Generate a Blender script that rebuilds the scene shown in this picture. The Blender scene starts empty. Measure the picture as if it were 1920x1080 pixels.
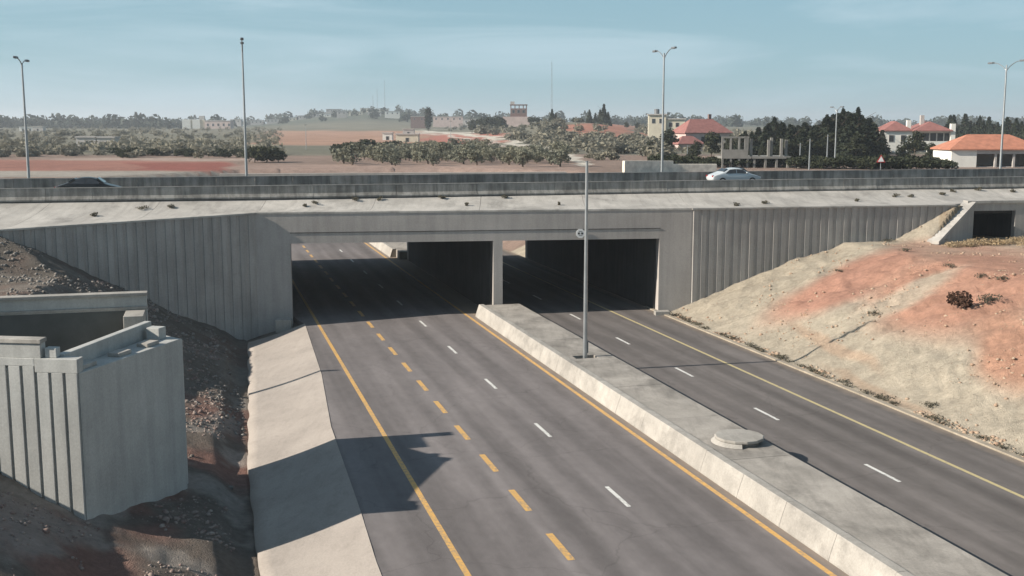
import bpy, math, random
import numpy as np
from mathutils import Matrix, Vector

# ------------------------------------------------------------------ camera, sky, sun, exposure
SC = bpy.context.scene
COL = SC.collection
F = 2100.0                      # focal length in photo pixels (1920 wide)
PITCH = math.atan(304.0 / F)
CZ = 13.3                       # camera height over the lower road
cam = bpy.data.cameras.new("camera"); camo = bpy.data.objects.new("camera", cam); COL.objects.link(camo)
camo.location = (0, 0, CZ); camo.rotation_euler = (math.pi / 2 - PITCH, 0, 0)
cam.sensor_width = 36; cam.lens = F / 1920 * 36; cam.clip_end = 20000; cam.clip_start = 0.5
SC.camera = camo

SUN_EL = math.radians(28.2); SUN_AZ = math.radians(257)      # azimuth from +Y clockwise
W = bpy.data.worlds.new("World"); SC.world = W; W.use_nodes = True
nt = W.node_tree; nt.nodes.clear()
def wn(t): return nt.nodes.new(t)
out = wn('ShaderNodeOutputWorld'); bg = wn('ShaderNodeBackground'); sky = wn('ShaderNodeTexSky')
sky.sky_type = 'NISHITA'; sky.sun_disc = False; sky.sun_elevation = SUN_EL; sky.sun_rotation = SUN_AZ
sky.air_density = 1.0; sky.dust_density = .6; sky.ozone_density = 1.6; sky.altitude = 300
tc = wn('ShaderNodeTexCoord'); mp = wn('ShaderNodeMapping'); mp.inputs['Scale'].default_value = (1.1, 1.1, 9.0)
nz = wn('ShaderNodeTexNoise'); nz.inputs['Scale'].default_value = 2.6; nz.inputs['Detail'].default_value = 6; nz.inputs['Roughness'].default_value = .55
nz.inputs['Distortion'].default_value = .6
rp = wn('ShaderNodeValToRGB'); rp.color_ramp.elements[0].position = .45; rp.color_ramp.elements[1].position = .66
rp.color_ramp.elements[0].color = (0, 0, 0, 1); rp.color_ramp.elements[1].color = (.75, .75, .75, 1)
veil = wn('ShaderNodeMix'); veil.data_type = 'RGBA'; veil.inputs['B'].default_value = (3.3, 6.3, 7.8, 1)   # thin high haze
mx = wn('ShaderNodeMix'); mx.data_type = 'RGBA'; mx.inputs['B'].default_value = (5.8, 7.9, 9.0, 1)                                              # streaks of cirrus
L = nt.links.new
L(tc.outputs['Generated'], mp.inputs['Vector']); L(mp.outputs['Vector'], nz.inputs['Vector']); L(nz.outputs['Fac'], rp.inputs['Fac'])
sx = wn('ShaderNodeSeparateXYZ'); L(tc.outputs['Generated'], sx.inputs['Vector'])
mr = wn('ShaderNodeMapRange'); mr.inputs['From Min'].default_value = 0; mr.inputs['From Max'].default_value = .55; mr.inputs['To Min'].default_value = .78; mr.inputs['To Max'].default_value = .06
L(sx.outputs['Z'], mr.inputs['Value']); L(mr.outputs['Result'], veil.inputs['Factor'])
L(sky.outputs['Color'], veil.inputs['A']); L(veil.outputs['Result'], mx.inputs['A']); L(rp.outputs['Color'], mx.inputs['Factor'])
L(mx.outputs['Result'], bg.inputs['Color']); bg.inputs['Strength'].default_value = .05
L(bg.outputs['Background'], out.inputs['Surface'])

sl = bpy.data.lights.new("sun", 'SUN'); sl.energy = 5.0; sl.angle = math.radians(.55); sl.color = (1, .90, .78)
so = bpy.data.objects.new("sun", sl); COL.objects.link(so)
sdir = Vector((math.sin(SUN_AZ) * math.cos(SUN_EL), math.cos(SUN_AZ) * math.cos(SUN_EL), math.sin(SUN_EL)))
so.rotation_euler = sdir.to_track_quat('Z', 'Y').to_euler(); so.location = (-60, -20, 60)

SC.view_settings.view_transform = 'Standard'; SC.view_settings.look = 'None'
SC.view_settings.exposure = 0.78; SC.view_settings.gamma = 1; SC.view_settings.use_curve_mapping = False
SC.cycles.max_bounces = 6; SC.cycles.volume_bounces = 0; SC.cycles.transparent_max_bounces = 6

# ------------------------------------------------------------------ pixel helpers
cP, sP = math.cos(PITCH), math.sin(PITCH)
def ray(px, py):
    dx, dy = px - 960, 540 - py
    return (dx, dy * sP + F * cP, dy * cP - F * sP)
def on_z(px, py, z):
    r = ray(px, py); t = (z - CZ) / r[2]
    return (r[0] * t, r[1] * t, z)
def on_y(px, py, Y):
    r = ray(px, py); t = Y / r[1]
    return (r[0] * t, Y, CZ + r[2] * t)
def to_px(X, Y, Z):            # vectorised
    yc = Y * cP - (Z - CZ) * sP
    up = Y * sP + (Z - CZ) * cP
    return 960 + F * X / yc, 540 - F * up / yc

TH = math.radians(15.4); cT, sT = math.cos(TH), math.sin(TH)   # lower road frame (q across, s along)
PH = math.radians(13.2); cH, sH = math.cos(PH), math.sin(PH)   # highway frame (a along, b across)
PO = math.radians(7.8); cO, sO = math.cos(PO), math.sin(PO)    # portal frame (c along face, d deep)
def rd(q, s): return (q * cT - s * sT, q * sT + s * cT)
def hw(a, b): return (a * cH - b * sH, a * sH + b * cH)
def po(c, d): return (c * cO - d * sO, c * sO + d * cO)

# ------------------------------------------------------------------ numpy noise
def vnoise(x, y, seed=0):
    xi = np.floor(x).astype(np.int64); yi = np.floor(y).astype(np.int64)
    fx = x - xi; fy = y - yi
    fx = fx * fx * (3 - 2 * fx); fy = fy * fy * (3 - 2 * fy)
    def h(a, b):
        n = (a * 374761393 + b * 668265263 + seed * 1442695041) & 0x7fffffff
        n = ((n ^ (n >> 13)) * 1274126177) & 0x7fffffff
        return ((n ^ (n >> 16)) & 0xffff) / 65535.0
    return (h(xi, yi) * (1 - fx) + h(xi + 1, yi) * fx) * (1 - fy) + (h(xi, yi + 1) * (1 - fx) + h(xi + 1, yi + 1) * fx) * fy
def fbm(x, y, freq, octv=4, seed=0):
    x = np.asarray(x, float); y = np.asarray(y, float)
    r = 0; a = .5
    for o in range(octv):
        r = r + a * (vnoise(x * freq + 17.3 * o, y * freq - 9.1 * o, seed + o) - .5); a *= .5; freq *= 2.03
    return r * 2
def sstep(a, b, x):
    t = np.clip((x - a) / (b - a), 0, 1); return t * t * (3 - 2 * t)

# ------------------------------------------------------------------ terrain height
S_IN = [20, 33, 38, 49, 60, 77]; Q_IN = [4.6, 4.7, 4.87, 5.1, 5.8, 6.35]
S_OUT = [20, 35.8, 38, 48.9, 59.2, 75.8]; Q_OUT = [1.3, 1.36, 1.29, 1.43, 1.9, 2.5]
WALLX = [-90, -40.0, -31.5, -17.5, 12.9, 33.4, 34.9, 46, 140]
WALLY = [30, 63.8, 68.7, 76.2, 80.3, 84.25, 85.2, 87.0, 110]
def ztop(X): return np.interp(X, [-60, -40, -31.5, -17.5], [6.6, 6.73, 7.0, 7.45])   # wall top along the overpass
QL, QR = 5.66, 31.45           # tunnel inner faces
SKX = [-1500, -200, 0, 200, 340, 430, 500, 600, 690, 760, 830, 1000, 1200, 1500, 2100, 4000]
SKY = [238, 240, 240, 241, 240, 238, 233, 219, 211, 217, 224, 228, 232, 236, 238, 238]
def far_h(X, Y):
    D = np.hypot(X, Y)
    px = 960 + 2122 * X / np.maximum(Y, 1e-3); px = np.where(Y < 1, np.where(X < 0, -1500, 4000), px)
    px = np.clip(px, -1500, 4000)
    base = np.interp(D, [0, 200, 400, 600, 1000, 1500, 2500, 6000], [7.5, 7.5, 8.3, 9.5, 11.5, 12.5, 14, 14])
    tgt = CZ + (236 - np.interp(px, SKX, SKY)) * 1500 / 2122
    w = sstep(750, 1500, D)
    z = base * (1 - w) + np.maximum(tgt, 4) * w
    z = z + 5.5 * np.exp(-((px - 1080) / 120) ** 2) * sstep(260, 520, D) * (1 - sstep(700, 1100, D))
    z = z + fbm(X, Y, .012, 3, 5) * np.clip((D - 120) / 150, 0, 1) * 1.2
    return z
def terrain_h(X, Y):
    X = np.asarray(X, float); Y = np.asarray(Y, float)
    q = X * cT + Y * sT; s = -X * sT + Y * cT
    b = -X * sH + Y * cH; d = -X * sO + Y * cO
    rise = np.interp(s, [138, 156], [0, 7.6])             # the lower road climbs out far beyond the bridge
    # left of the road
    qi = np.interp(s, S_IN, Q_IN); qo = np.interp(s, S_OUT, Q_OUT)
    n1 = fbm(X, Y, .35, 4, 1); n2 = fbm(X, Y, 1.3, 3, 2); n3 = fbm(X, Y, .09, 2, 3)
    zc = -1.12 * (qi - q) / (qi - qo) - .22
    ditch = -1.25 + .06 * n1
    lip = qo - 1.5
    flat = -.62 + (lip - q) * .24 + .28 * n1 + .10 * n2
    zl = np.where(q > qo, zc, np.where(q > lip, ditch + (flat - ditch) * sstep(1.2, 0, q - lip), flat))
    bankA = .72 + .55 * (-4.3 + .8 * n3 - q) + .35 * n1 + .12 * n2
    wB = sstep(54, 68, s)
    bankB = -.55 + .55 * (.9 + .5 * n3 - q) + .3 * n1 + .12 * n2
    zl = np.maximum(zl, np.where(q < lip + .3, bankA * (1 - wB) + bankB * wB, -9))
    yw0 = np.interp(X, WALLX, WALLY); zl = np.minimum(zl, np.maximum(ztop(X) - .15 - .42 * np.clip(yw0 - Y, 0, 99), 4.6) + .2 * n1)
    # right of the road
    t = q - 32.3
    zr = -.06 + np.clip(t, 0, None) * .36 + .32 * n1 * np.clip(t / 2, 0, 1) + .14 * n2 * np.clip(t, 0, 1)
    zr = zr + .45 * n3 * np.clip(t / 4, 0, 1) + .35 * np.sin(np.clip(t, 0, 14) / 14 * math.pi)
    gul = np.abs(fbm(s * 1.0 + q * .25, q * .16, .55, 4, 8)); zr = zr - .55 * np.clip(.22 - gul, 0, 1) * np.clip(t / 2, 0, 1) * np.clip((15 - t) / 3, 0, 1) / .22 * .6
    bench = 4.75 + .12 * n1 + np.clip(q - 62, 0, None) * .12
    zr = np.minimum(zr, bench)
    yw = np.interp(X, WALLX, WALLY)
    dw = np.clip(yw - Y, 0, None); yw = yw + .5
    zw = np.interp(X, [28.2, 33.2, 33.9], [4.7, 7.35, 7.35]) + .1 * n2
    zr = np.where((X > 27) & (X < 34.9) & (Y > 81.75 + (X - 30.9) * .875), np.maximum(zr, zw - .55 * dw), zr)
    near = np.where(q < 18, zl, zr)
    near = np.where((q > qi - .05) & (q < 31.7), -.35, near)
    # behind the walls: fill under the highway
    fill = ztop(X) - .3
    fill = np.where((q > QL - .55) & (q < QR + .55), -.35, fill)
    fill = np.where((X > 34.4) & (X < 38.9) & (Y < 91.5), 4.5, fill)
    # beyond
    fz = far_h(X, Y)
    cutq = np.maximum(QL - .8 - q, q - QR - .8)
    cutz = -.35 + rise + np.clip(cutq, 0, None) * .5
    fz = fz * sstep(106, 125, b) + 8.0 * (1 - sstep(106, 125, b))
    beyond = np.where(s < 157, np.minimum(fz, np.where(cutq < 0, -.35 + rise, cutz)), fz)
    beyond = np.where(d < 111.4, np.where((q > QL - .55) & (q < QR + .55), -.35, np.minimum(fz, 7.6)), beyond)
    z = np.where(Y < yw, near, np.where((b < 106.5) & (d < 112.2), fill, beyond))
    z = np.where((b > 80.5) & (b < 106.5) & (Y > yw), np.where((cutq < .3), z, np.minimum(fill, z + 99)), z)
    return z
def th(x, y): return float(terrain_h(np.array([x]), np.array([y]))[0])
def march(px, py, ts, ymin=0):       # first hit of a picture ray with the ground
    r = ray(px, py); x, y, z = r[0] * ts, r[1] * ts, CZ + r[2] * ts
    hit = np.nonzero((y > ymin) & (z < terrain_h(x, y)))[0]
    t = ts[hit[0]] if len(hit) else ts[-1]
    return (r[0] * t, r[1] * t, th(r[0] * t, r[1] * t))
TS_FAR = .055 * 1.006 ** np.arange(640); TS_NEAR = .02 * 1.002 ** np.arange(550)
def ground(px, py): return march(px, py, TS_FAR, 118)
def at(px, D):                  # stand at picture column px, D metres ahead
    x = (px - 960) / 2122 * D
    return (x, D, th(x, D))
def top_z(py, D): return CZ + (236 - py) * D / 2122

# ------------------------------------------------------------------ materials
MATS = {}
def newmat(name, rough=.85, spec=.3):
    m = bpy.data.materials.new(name); m.use_nodes = True
    b = m.node_tree.nodes['Principled BSDF']; b.inputs['Roughness'].default_value = rough
    b.inputs['Specular IOR Level'].default_value = spec
    MATS[name] = m
    return m, m.node_tree, b
def c4(c): return (c[0], c[1], c[2], 1)
def add_noise(t, vec, scale, detail=4, rough=.55, dist=0):
    n = t.nodes.new('ShaderNodeTexNoise'); n.inputs['Scale'].default_value = scale; n.inputs['Detail'].default_value = detail
    n.inputs['Roughness'].default_value = rough; n.inputs['Distortion'].default_value = dist
    t.links.new(vec, n.inputs['Vector']); return n.outputs['Fac']
def add_ramp(t, fac, stops):
    r = t.nodes.new('ShaderNodeValToRGB'); e = r.color_ramp.elements
    while len(e) < len(stops): e.new(.5)
    for i, (p, c) in enumerate(stops):
        e[i].position = p; e[i].color = c4(c) if not isinstance(c, (int, float)) else (c, c, c, 1)
    t.links.new(fac, r.inputs['Fac']); return r.outputs['Color']
def add_mix(t, fac, a, b, mode='MIX'):
    m = t.nodes.new('ShaderNodeMix'); m.data_type = 'RGBA'; m.blend_type = mode
    for key, v in (('Factor', fac), ('A', a), ('B', b)):
        if isinstance(v, (int, float)): m.inputs[key].default_value = v
        elif isinstance(v, tuple): m.inputs[key].default_value = c4(v)
        else: t.links.new(v, m.inputs[key])
    return m.outputs['Result']
def coords(t, scale=(1, 1, 1), kind='Object'):
    c = t.nodes.new('ShaderNodeTexCoord'); m = t.nodes.new('ShaderNodeMapping'); m.inputs['Scale'].default_value = scale
    t.links.new(c.outputs[kind], m.inputs['Vector']); return m.outputs['Vector']
def add_bump(t, b, fac, strength, dist):
    n = t.nodes.new('ShaderNodeBump'); n.inputs['Strength'].default_value = strength; n.inputs['Distance'].default_value = dist
    t.links.new(fac, n.inputs['Height']); t.links.new(n.outputs['Normal'], b.inputs['Normal'])
def geo_pos(t, scale=(1, 1, 1)):
    g = t.nodes.new('ShaderNodeNewGeometry'); m = t.nodes.new('ShaderNodeMapping'); m.inputs['Scale'].default_value = scale
    t.links.new(g.outputs['Position'], m.inputs['Vector']); return m.outputs['Vector']
def concrete(name, base, amp=.25, streak=.35, tint=(1, 1, 1), scale=.5, rough=.9):
    m, t, b = newmat(name, rough, .25)
    v = geo_pos(t); vs = geo_pos(t, (1.6, 1.6, .12))
    big = add_noise(t, v, scale, 5, .6); fine = add_noise(t, v, 14, 4, .65); st = add_noise(t, vs, 1.6, 4, .6)
    lo = tuple(base[i] * (1 - amp) * tint[i] for i in range(3)); hi = tuple(base[i] * (1 + amp * .6) for i in range(3))
    c = add_ramp(t, big, [(.3, lo), (.7, hi)])
    c = add_mix(t, .5, c, add_ramp(t, fine, [(.3, .62), (.7, 1.0)]), 'MULTIPLY')
    if streak: c = add_mix(t, streak, c, add_ramp(t, st, [(.38, .45), (.6, 1.0)]), 'MULTIPLY')
    oi = t.nodes.new('ShaderNodeObjectInfo')
    c = add_mix(t, .55, c, add_ramp(t, oi.outputs['Random'], [(0, .8), (1, 1.0)]), 'MULTIPLY')
    t.links.new(c, b.inputs['Base Color']); add_bump(t, b, fine, .25, .02)
    return m
def plain(name, col, rough=.6, metal=0, var=.12, scale=3, spec=.4):
    m, t, b = newmat(name, rough, spec); b.inputs['Metallic'].default_value = metal
    n = add_noise(t, geo_pos(t), scale, 4, .6)
    c = add_ramp(t, n, [(.3, tuple(x * (1 - var) for x in col)), (.7, tuple(min(1, x * (1 + var)) for x in col))])
    t.links.new(c, b.inputs['Base Color']); return m

concrete('concrete_fascia', (.47, .44, .41), .14, .2, scale=.25)
concrete('concrete_ribbed', (.42, .40, .375), .16, .28, scale=.4)
concrete('concrete_apron', (.485, .465, .43), .2, .12, scale=.35)
def stain(name, amt, sc):
    m = MATS[name]; t = m.node_tree; b = t.nodes['Principled BSDF']; src = b.inputs['Base Color'].links[0].from_socket
    n = add_noise(t, geo_pos(t, (1, .55, 1)), sc, 6, .68, .4); n2 = add_noise(t, geo_pos(t, (2.2, .25, 1)), 1.1, 4, .6)
    c = add_mix(t, amt, src, add_ramp(t, n, [(.36, .5), (.5, 1.0)]), 'MULTIPLY'); c = add_mix(t, amt * .6, c, add_ramp(t, n2, [(.36, .6), (.5, 1.0)]), 'MULTIPLY')
    t.links.new(c, b.inputs['Base Color'])
stain('concrete_apron', .55, .35)
concrete('concrete_barrier', (.34, .33, .305), .35, .75, scale=.6)
concrete('concrete_median', (.42, .40, .365), .18, .15, scale=.6)
concrete('concrete_median_top', (.37, .345, .31), .3, 0, scale=.5)
concrete('concrete_abutment', (.46, .465, .445), .16, .22, scale=.5)
concrete('concrete_slope', (.365, .33, .297), .14, 0, scale=.35)
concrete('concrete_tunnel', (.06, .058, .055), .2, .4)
stain('concrete_median', .4, .8); stain('concrete_median_top', .6, .5); stain('concrete_slope', .2, 2.2)
concrete('concrete_kerb', (.36, .315, .25), .3, 0, scale=1.2)
plain('white_plaster', (.72, .71, .66), .8, 0, .08, .6)
plain('cream_plaster', (.58, .53, .42), .85, 0, .1, .6)
plain('grey_plaster', (.42, .40, .38), .85, 0, .15, .5)
plain('pink_plaster', (.50, .40, .37), .85, 0, .12, .5)
plain('brown_block', (.17, .11, .10), .9, 0, .2, .8)
plain('stone_wall', (.66, .62, .54), .9, 0, .25, 1.2)
plain('dark_pane', (.03, .035, .04), .12, 0, .1, 1, .6)
plain('dark_void', (.02, .02, .02), .9, 0, .1, 1, .1)
plain('galvanised', (.33, .35, .36), .45, .75, .12, 2)
plain('steel_dark', (.05, .05, .05), .6, .3, .2, 3)
plain('lamp_grey', (.16, .17, .18), .5, .3, .1, 3)
plain('sign_white', (.75, .75, .73), .5, 0, .04, 3)
plain('sign_red', (.45, .04, .04), .5, 0, .06, 3)
plain('sign_black', (.02, .02, .02), .5, 0, .05, 3)
plain('trunk', (.10, .075, .055), .95, 0, .3, 4)
plain('raw_concrete', (.21, .205, .19), .9, 0, .2, .8)
plain('dark_panel', (.075, .08, .076), .85, 0, .25, .8)
plain('timber', (.16, .13, .10), .9, 0, .25, 3)
plain('car_white', (.48, .52, .54), .25, .1, .02, 1, .6)
plain('car_black', (.012, .013, .013), .3, .1, .05, 1, .5)
plain('tyre', (.02, .02, .02), .85, 0, .1, 4)
plain('rim', (.4, .4, .41), .35, .8, .05, 4)
plain('lamp_lens', (.7, .7, .7), .15, 0, .03, 4, .7)
plain('tail_lens', (.3, .02, .02), .2, 0, .03, 4, .7)
plain('mast_steel', (.24, .26, .28), .6, .3, .1, 1)

def roof_mat(name, col):
    m, t, b = newmat(name, .85, .25)
    v = coords(t); n = add_noise(t, v, 1.3, 5, .6)
    c = add_ramp(t, n, [(.3, tuple(x * .75 for x in col)), (.7, tuple(min(1, x * 1.12) for x in col))])
    w = t.nodes.new('ShaderNodeTexWave'); w.inputs['Scale'].default_value = 2.2; w.inputs['Distortion'].default_value = .3
    t.links.new(v, w.inputs['Vector'])
    c = add_mix(t, .35, c, add_ramp(t, w.outputs['Fac'], [(.1, .6), (.5, 1.0)]), 'MULTIPLY')
    t.links.new(c, b.inputs['Base Color']); add_bump(t, b, w.outputs['Fac'], .4, .08); return m
roof_mat('roof_orange', (.46, .20, .13)); roof_mat('roof_red', (.30, .135, .12))

def asphalt(name, base, tint, q0=7.2, lane=3.5, dust=None):
    m, t, b = newmat(name, .9, .12)
    v = coords(t); lanes = add_noise(t, coords(t, (.42, .012, .1)), 2.4, 3, .5, .2)
    big = add_noise(t, coords(t, (1, .3, 1)), .35, 6, .65); fine = add_noise(t, v, 30, 3, .7); mid = add_noise(t, coords(t, (1, .5, 1)), 2.2, 5, .7)
    lo = tuple(base * .82 * x for x in tint); hi = tuple(base * 1.18 * x for x in tint)
    c = add_ramp(t, lanes, [(.33, lo), (.66, hi)])
    sx = t.nodes.new('ShaderNodeSeparateXYZ'); t.links.new(v, sx.inputs[0])
    def math_(op, a_, b_=None):
        n = t.nodes.new('ShaderNodeMath'); n.operation = op
        for i, x in enumerate((a_, b_)):
            if x is None: continue
            if isinstance(x, (int, float)): n.inputs[i].default_value = x
            else: t.links.new(x, n.inputs[i])
        return n.outputs[0]
    wob = math_('MULTIPLY', math_('SUBTRACT', big, .5), .8)
    ph = math_('MULTIPLY', math_('ADD', math_('SUBTRACT', sx.outputs['X'], q0), wob), 2 * math.pi / (lane / 2))
    c = add_mix(t, .6, c, add_ramp(t, math_('ADD', math_('MULTIPLY', math_('COSINE', ph), .5), .5), [(.0, .76), (.8, 1.0)]), 'MULTIPLY')      # wheel paths
    c = add_mix(t, .7, c, add_ramp(t, big, [(.3, .62), (.7, 1.08)]), 'MULTIPLY')
    c = add_mix(t, .5, c, add_ramp(t, mid, [(.3, .7), (.7, 1.05)]), 'MULTIPLY')
    c = add_mix(t, .5, c, add_ramp(t, fine, [(.3, .6), (.7, 1.0)]), 'MULTIPLY')
    vo = t.nodes.new('ShaderNodeTexVoronoi'); vo.feature = 'DISTANCE_TO_EDGE'; vo.inputs['Scale'].default_value = .16; t.links.new(add_vec(t, v, 1.4), vo.inputs['Vector'])
    c = add_mix(t, .3, c, add_ramp(t, vo.outputs['Distance'], [(.0, .45), (.008, 1.0)]), 'MULTIPLY')                                         # cracks
    for d0, d1 in dust or ():
        f = t.nodes.new('ShaderNodeMapRange'); f.inputs['From Min'].default_value = d0; f.inputs['From Max'].default_value = d1; t.links.new(math_('ADD', sx.outputs['X'], math_('MULTIPLY', math_('SUBTRACT', mid, .5), .9)), f.inputs['Value'])
        c = add_mix(t, math_('MULTIPLY', f.outputs[0], .75), c, (.30, .24, .18))
    t.links.new(c, b.inputs['Base Color']); add_bump(t, b, fine, .3, .01); return m
def add_vec(t, v, amt):
    n = t.nodes.new('ShaderNodeTexNoise'); n.inputs['Scale'].default_value = .8; n.inputs['Detail'].default_value = 4; t.links.new(v, n.inputs['Vector'])
    m_ = t.nodes.new('ShaderNodeVectorMath'); m_.operation = 'SCALE'; m_.inputs['Scale'].default_value = amt; t.links.new(n.outputs['Color'], m_.inputs[0])
    a_ = t.nodes.new('ShaderNodeVectorMath'); a_.operation = 'ADD'; t.links.new(v, a_.inputs[0]); t.links.new(m_.outputs[0], a_.inputs[1]); return a_.outputs[0]
asphalt('asphalt_left', .20, (1.05, .965, .955), 7.2, 3.5, ((17.5, 18.4),)); asphalt('asphalt_right', .165, (1.06, .97, .93), 21.4, 3.4, ((30.6, 31.5),)); asphalt('asphalt_highway', .12, (1, 1, 1))
def paint(name, col, wear):
    m, t, b = newmat(name, .7, .3)
    n = add_noise(t, coords(t), 6, 5, .7); n2 = add_noise(t, coords(t), .5, 3, .6)
    f = add_ramp(t, n, [(.22 + wear * .25, 1.0), (.42 + wear * .3, 0.0)])
    f = add_mix(t, 1.0, f, add_ramp(t, n2, [(.3, .25), (.7, 1.0)]), 'MULTIPLY')
    c = add_mix(t, f, col, (.2, .19, .18))
    t.links.new(c, b.inputs['Base Color']); return m
paint('paint_yellow', (.60, .35, .10), .55); paint('paint_white', (.66, .66, .63), .5); paint('paint_pale_yellow', (.45, .38, .20), .3)

def terrain_mat():
    m, t, b = newmat('soil', .95, .15)
    at_ = t.nodes.new('ShaderNodeAttribute'); at_.attribute_name = 'Col'
    v = geo_pos(t); n1 = add_noise(t, v, .9, 6, .62); n2 = add_noise(t, v, 4.5, 5, .7); n3 = add_noise(t, v, .06, 5, .6); n4 = add_noise(t, v, 18, 3, .7)
    c = add_mix(t, .6, at_.outputs['Color'], add_ramp(t, n1, [(.3, .62), (.72, 1.2)]), 'MULTIPLY')
    c = add_mix(t, .55, c, add_ramp(t, n2, [(.3, .6), (.7, 1.25)]), 'MULTIPLY')
    c = add_mix(t, .5, c, add_ramp(t, n3, [(.3, .7), (.7, 1.25)]), 'MULTIPLY')
    t.links.new(c, b.inputs['Base Color'])
    h = t.nodes.new('ShaderNodeMath'); h.operation = 'ADD'; t.links.new(n2, h.inputs[0]); t.links.new(n4, h.inputs[1])
    add_bump(t, b, h.outputs[0], .8, .12); return m
terrain_mat()
def stone_mat(name, a, bcol):
    m, t, b = newmat(name, .95, .15)
    n = add_noise(t, geo_pos(t), 3.1, 3, .6)
    t.links.new(add_ramp(t, n, [(.3, a), (.7, bcol)]), b.inputs['Base Color']); return m
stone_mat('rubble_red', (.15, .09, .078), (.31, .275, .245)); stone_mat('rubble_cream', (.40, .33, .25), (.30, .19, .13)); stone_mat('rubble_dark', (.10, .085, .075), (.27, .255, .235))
def leaf_mat(name, a, bcol, rnd=.35):
    m, t, b = newmat(name, .8, .2)
    n = add_noise(t, geo_pos(t), 1.7, 3, .6); c = add_ramp(t, n, [(.3, a), (.7, bcol)])
    oi = t.nodes.new('ShaderNodeObjectInfo')
    c = add_mix(t, rnd, c, add_ramp(t, oi.outputs['Random'], [(0, (.55, .6, .6)), (1, (1.1, 1.0, .8))]), 'MULTIPLY')
    t.links.new(c, b.inputs['Base Color'])
    tr = t.nodes.new('ShaderNodeBsdfTranslucent'); t.links.new(c, tr.inputs['Color'])
    ms = t.nodes.new('ShaderNodeMixShader'); ms.inputs['Fac'].default_value = .22
    o = [x for x in t.nodes if x.type == 'OUTPUT_MATERIAL'][0]
    t.links.new(b.outputs['BSDF'], ms.inputs[1]); t.links.new(tr.outputs['BSDF'], ms.inputs[2]); t.links.new(ms.outputs['Shader'], o.inputs['Surface'])
    return m
leaf_mat('leaf_pine', (.016, .024, .016), (.045, .056, .034)); leaf_mat('leaf_olive', (.14, .145, .11), (.25, .25, .195))
leaf_mat('leaf_dark', (.022, .030, .017), (.055, .062, .035)); leaf_mat('leaf_scrub', (.15, .147, .12), (.25, .24, .195))
leaf_mat('leaf_dry', (.30, .22, .13), (.45, .36, .24)); leaf_mat('leaf_redbrown', (.045, .022, .015), (.10, .055, .035)); leaf_mat('leaf_weed', (.07, .066, .05), (.15, .14, .105))
leaf_mat('leaf_far', (.035, .05, .045), (.075, .09, .075))

# ------------------------------------------------------------------ mesh helpers
def new_empty(name, loc=(0, 0, 0), rz=0, label=None, cat=None, group=None):
    o = bpy.data.objects.new(name, None); COL.objects.link(o); o.empty_display_size = .3
    o.location = loc; o.rotation_euler = (0, 0, rz); tag(o, label, cat, group)
    return o
def tag(o, label=None, cat=None, group=None, kind=None):
    if label: o['label'] = label
    if cat: o['category'] = cat
    if group: o['group'] = group
    if kind: o['kind'] = kind
    return o
def mat4(o): return Matrix.Translation(o.location) @ o.rotation_euler.to_matrix().to_4x4()
class MB:
    def __init__(s): s.v = []; s.f = []; s.m = []
    def add(s, vs, fs, mi=0):
        n = len(s.v); s.v += [tuple(v) for v in vs]; s.f += [tuple(i + n for i in f) for f in fs]; s.m += [mi] * len(fs)
    def prism(s, poly, z0, z1, mi=0):         # poly counter-clockwise; z0, z1 numbers or lists
        n = len(poly); a = z0 if isinstance(z0, (list, tuple)) else [z0] * n; b = z1 if isinstance(z1, (list, tuple)) else [z1] * n
        vs = [(poly[i][0], poly[i][1], a[i]) for i in range(n)] + [(poly[i][0], poly[i][1], b[i]) for i in range(n)]
        fs = [tuple(reversed(range(n))), tuple(range(n, 2 * n))] + [(i, (i + 1) % n, n + (i + 1) % n, n + i) for i in range(n)]
        s.add(vs, fs, mi)
    def box(s, x0, x1, y0, y1, z0, z1, mi=0): s.prism([(x0, y0), (x1, y0), (x1, y1), (x0, y1)], z0, z1, mi)
    def tube(s, p0, p1, r0, r1=None, n=10, mi=0, caps=True):
        r1 = r0 if r1 is None else r1; p0 = Vector(p0); p1 = Vector(p1); ax = (p1 - p0).normalized()
        u = ax.orthogonal().normalized(); w = ax.cross(u)
        vs = [p0 + (u * math.cos(2 * math.pi * i / n) + w * math.sin(2 * math.pi * i / n)) * r0 for i in range(n)]
        vs += [p1 + (u * math.cos(2 * math.pi * i / n) + w * math.sin(2 * math.pi * i / n)) * r1 for i in range(n)]
        fs = [(i, (i + 1) % n, n + (i + 1) % n, n + i) for i in range(n)]
        if caps: fs += [tuple(reversed(range(n))), tuple(range(n, 2 * n))]
        s.add(vs, fs, mi)
    def mesh(s, name, mats):
        me = bpy.data.meshes.new(name); me.from_pydata(s.v, [], s.f)
        for m in mats: me.materials.append(MATS[m])
        if len(mats) > 1: me.polygons.foreach_set('material_index', s.m)
        me.update(); return me
    def build(s, name, mats, parent=None, world=True, bevel=0, smooth=False):
        """world=True: vertices are world coordinates and are carried into the parent's frame"""
        if isinstance(mats, str): mats = [mats]
        me = s.mesh(name, mats); o = bpy.data.objects.new(name, me); COL.objects.link(o)
        if parent is not None:
            o.parent = parent
            if world:
                M = mat4(parent) if parent.parent is None else mat4(parent.parent) @ mat4(parent)
                me.transform(M.inverted())
        if smooth: me.polygons.foreach_set('use_smooth', [True] * len(me.polygons))
        if bevel:
            b = o.modifiers.new('bevel', 'BEVEL'); b.width = bevel; b.segments = 2; b.limit_method = 'ANGLE'
        return o
def copy_obj(o, parent=None, loc=None, rz=None, sc=None):
    c = o.copy(); COL.objects.link(c)
    if parent is not None: c.parent = parent
    if loc is not None: c.location = loc
    if rz is not None: c.rotation_euler = (0, 0, rz)
    if sc is not None: c.scale = sc
    return c
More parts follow.
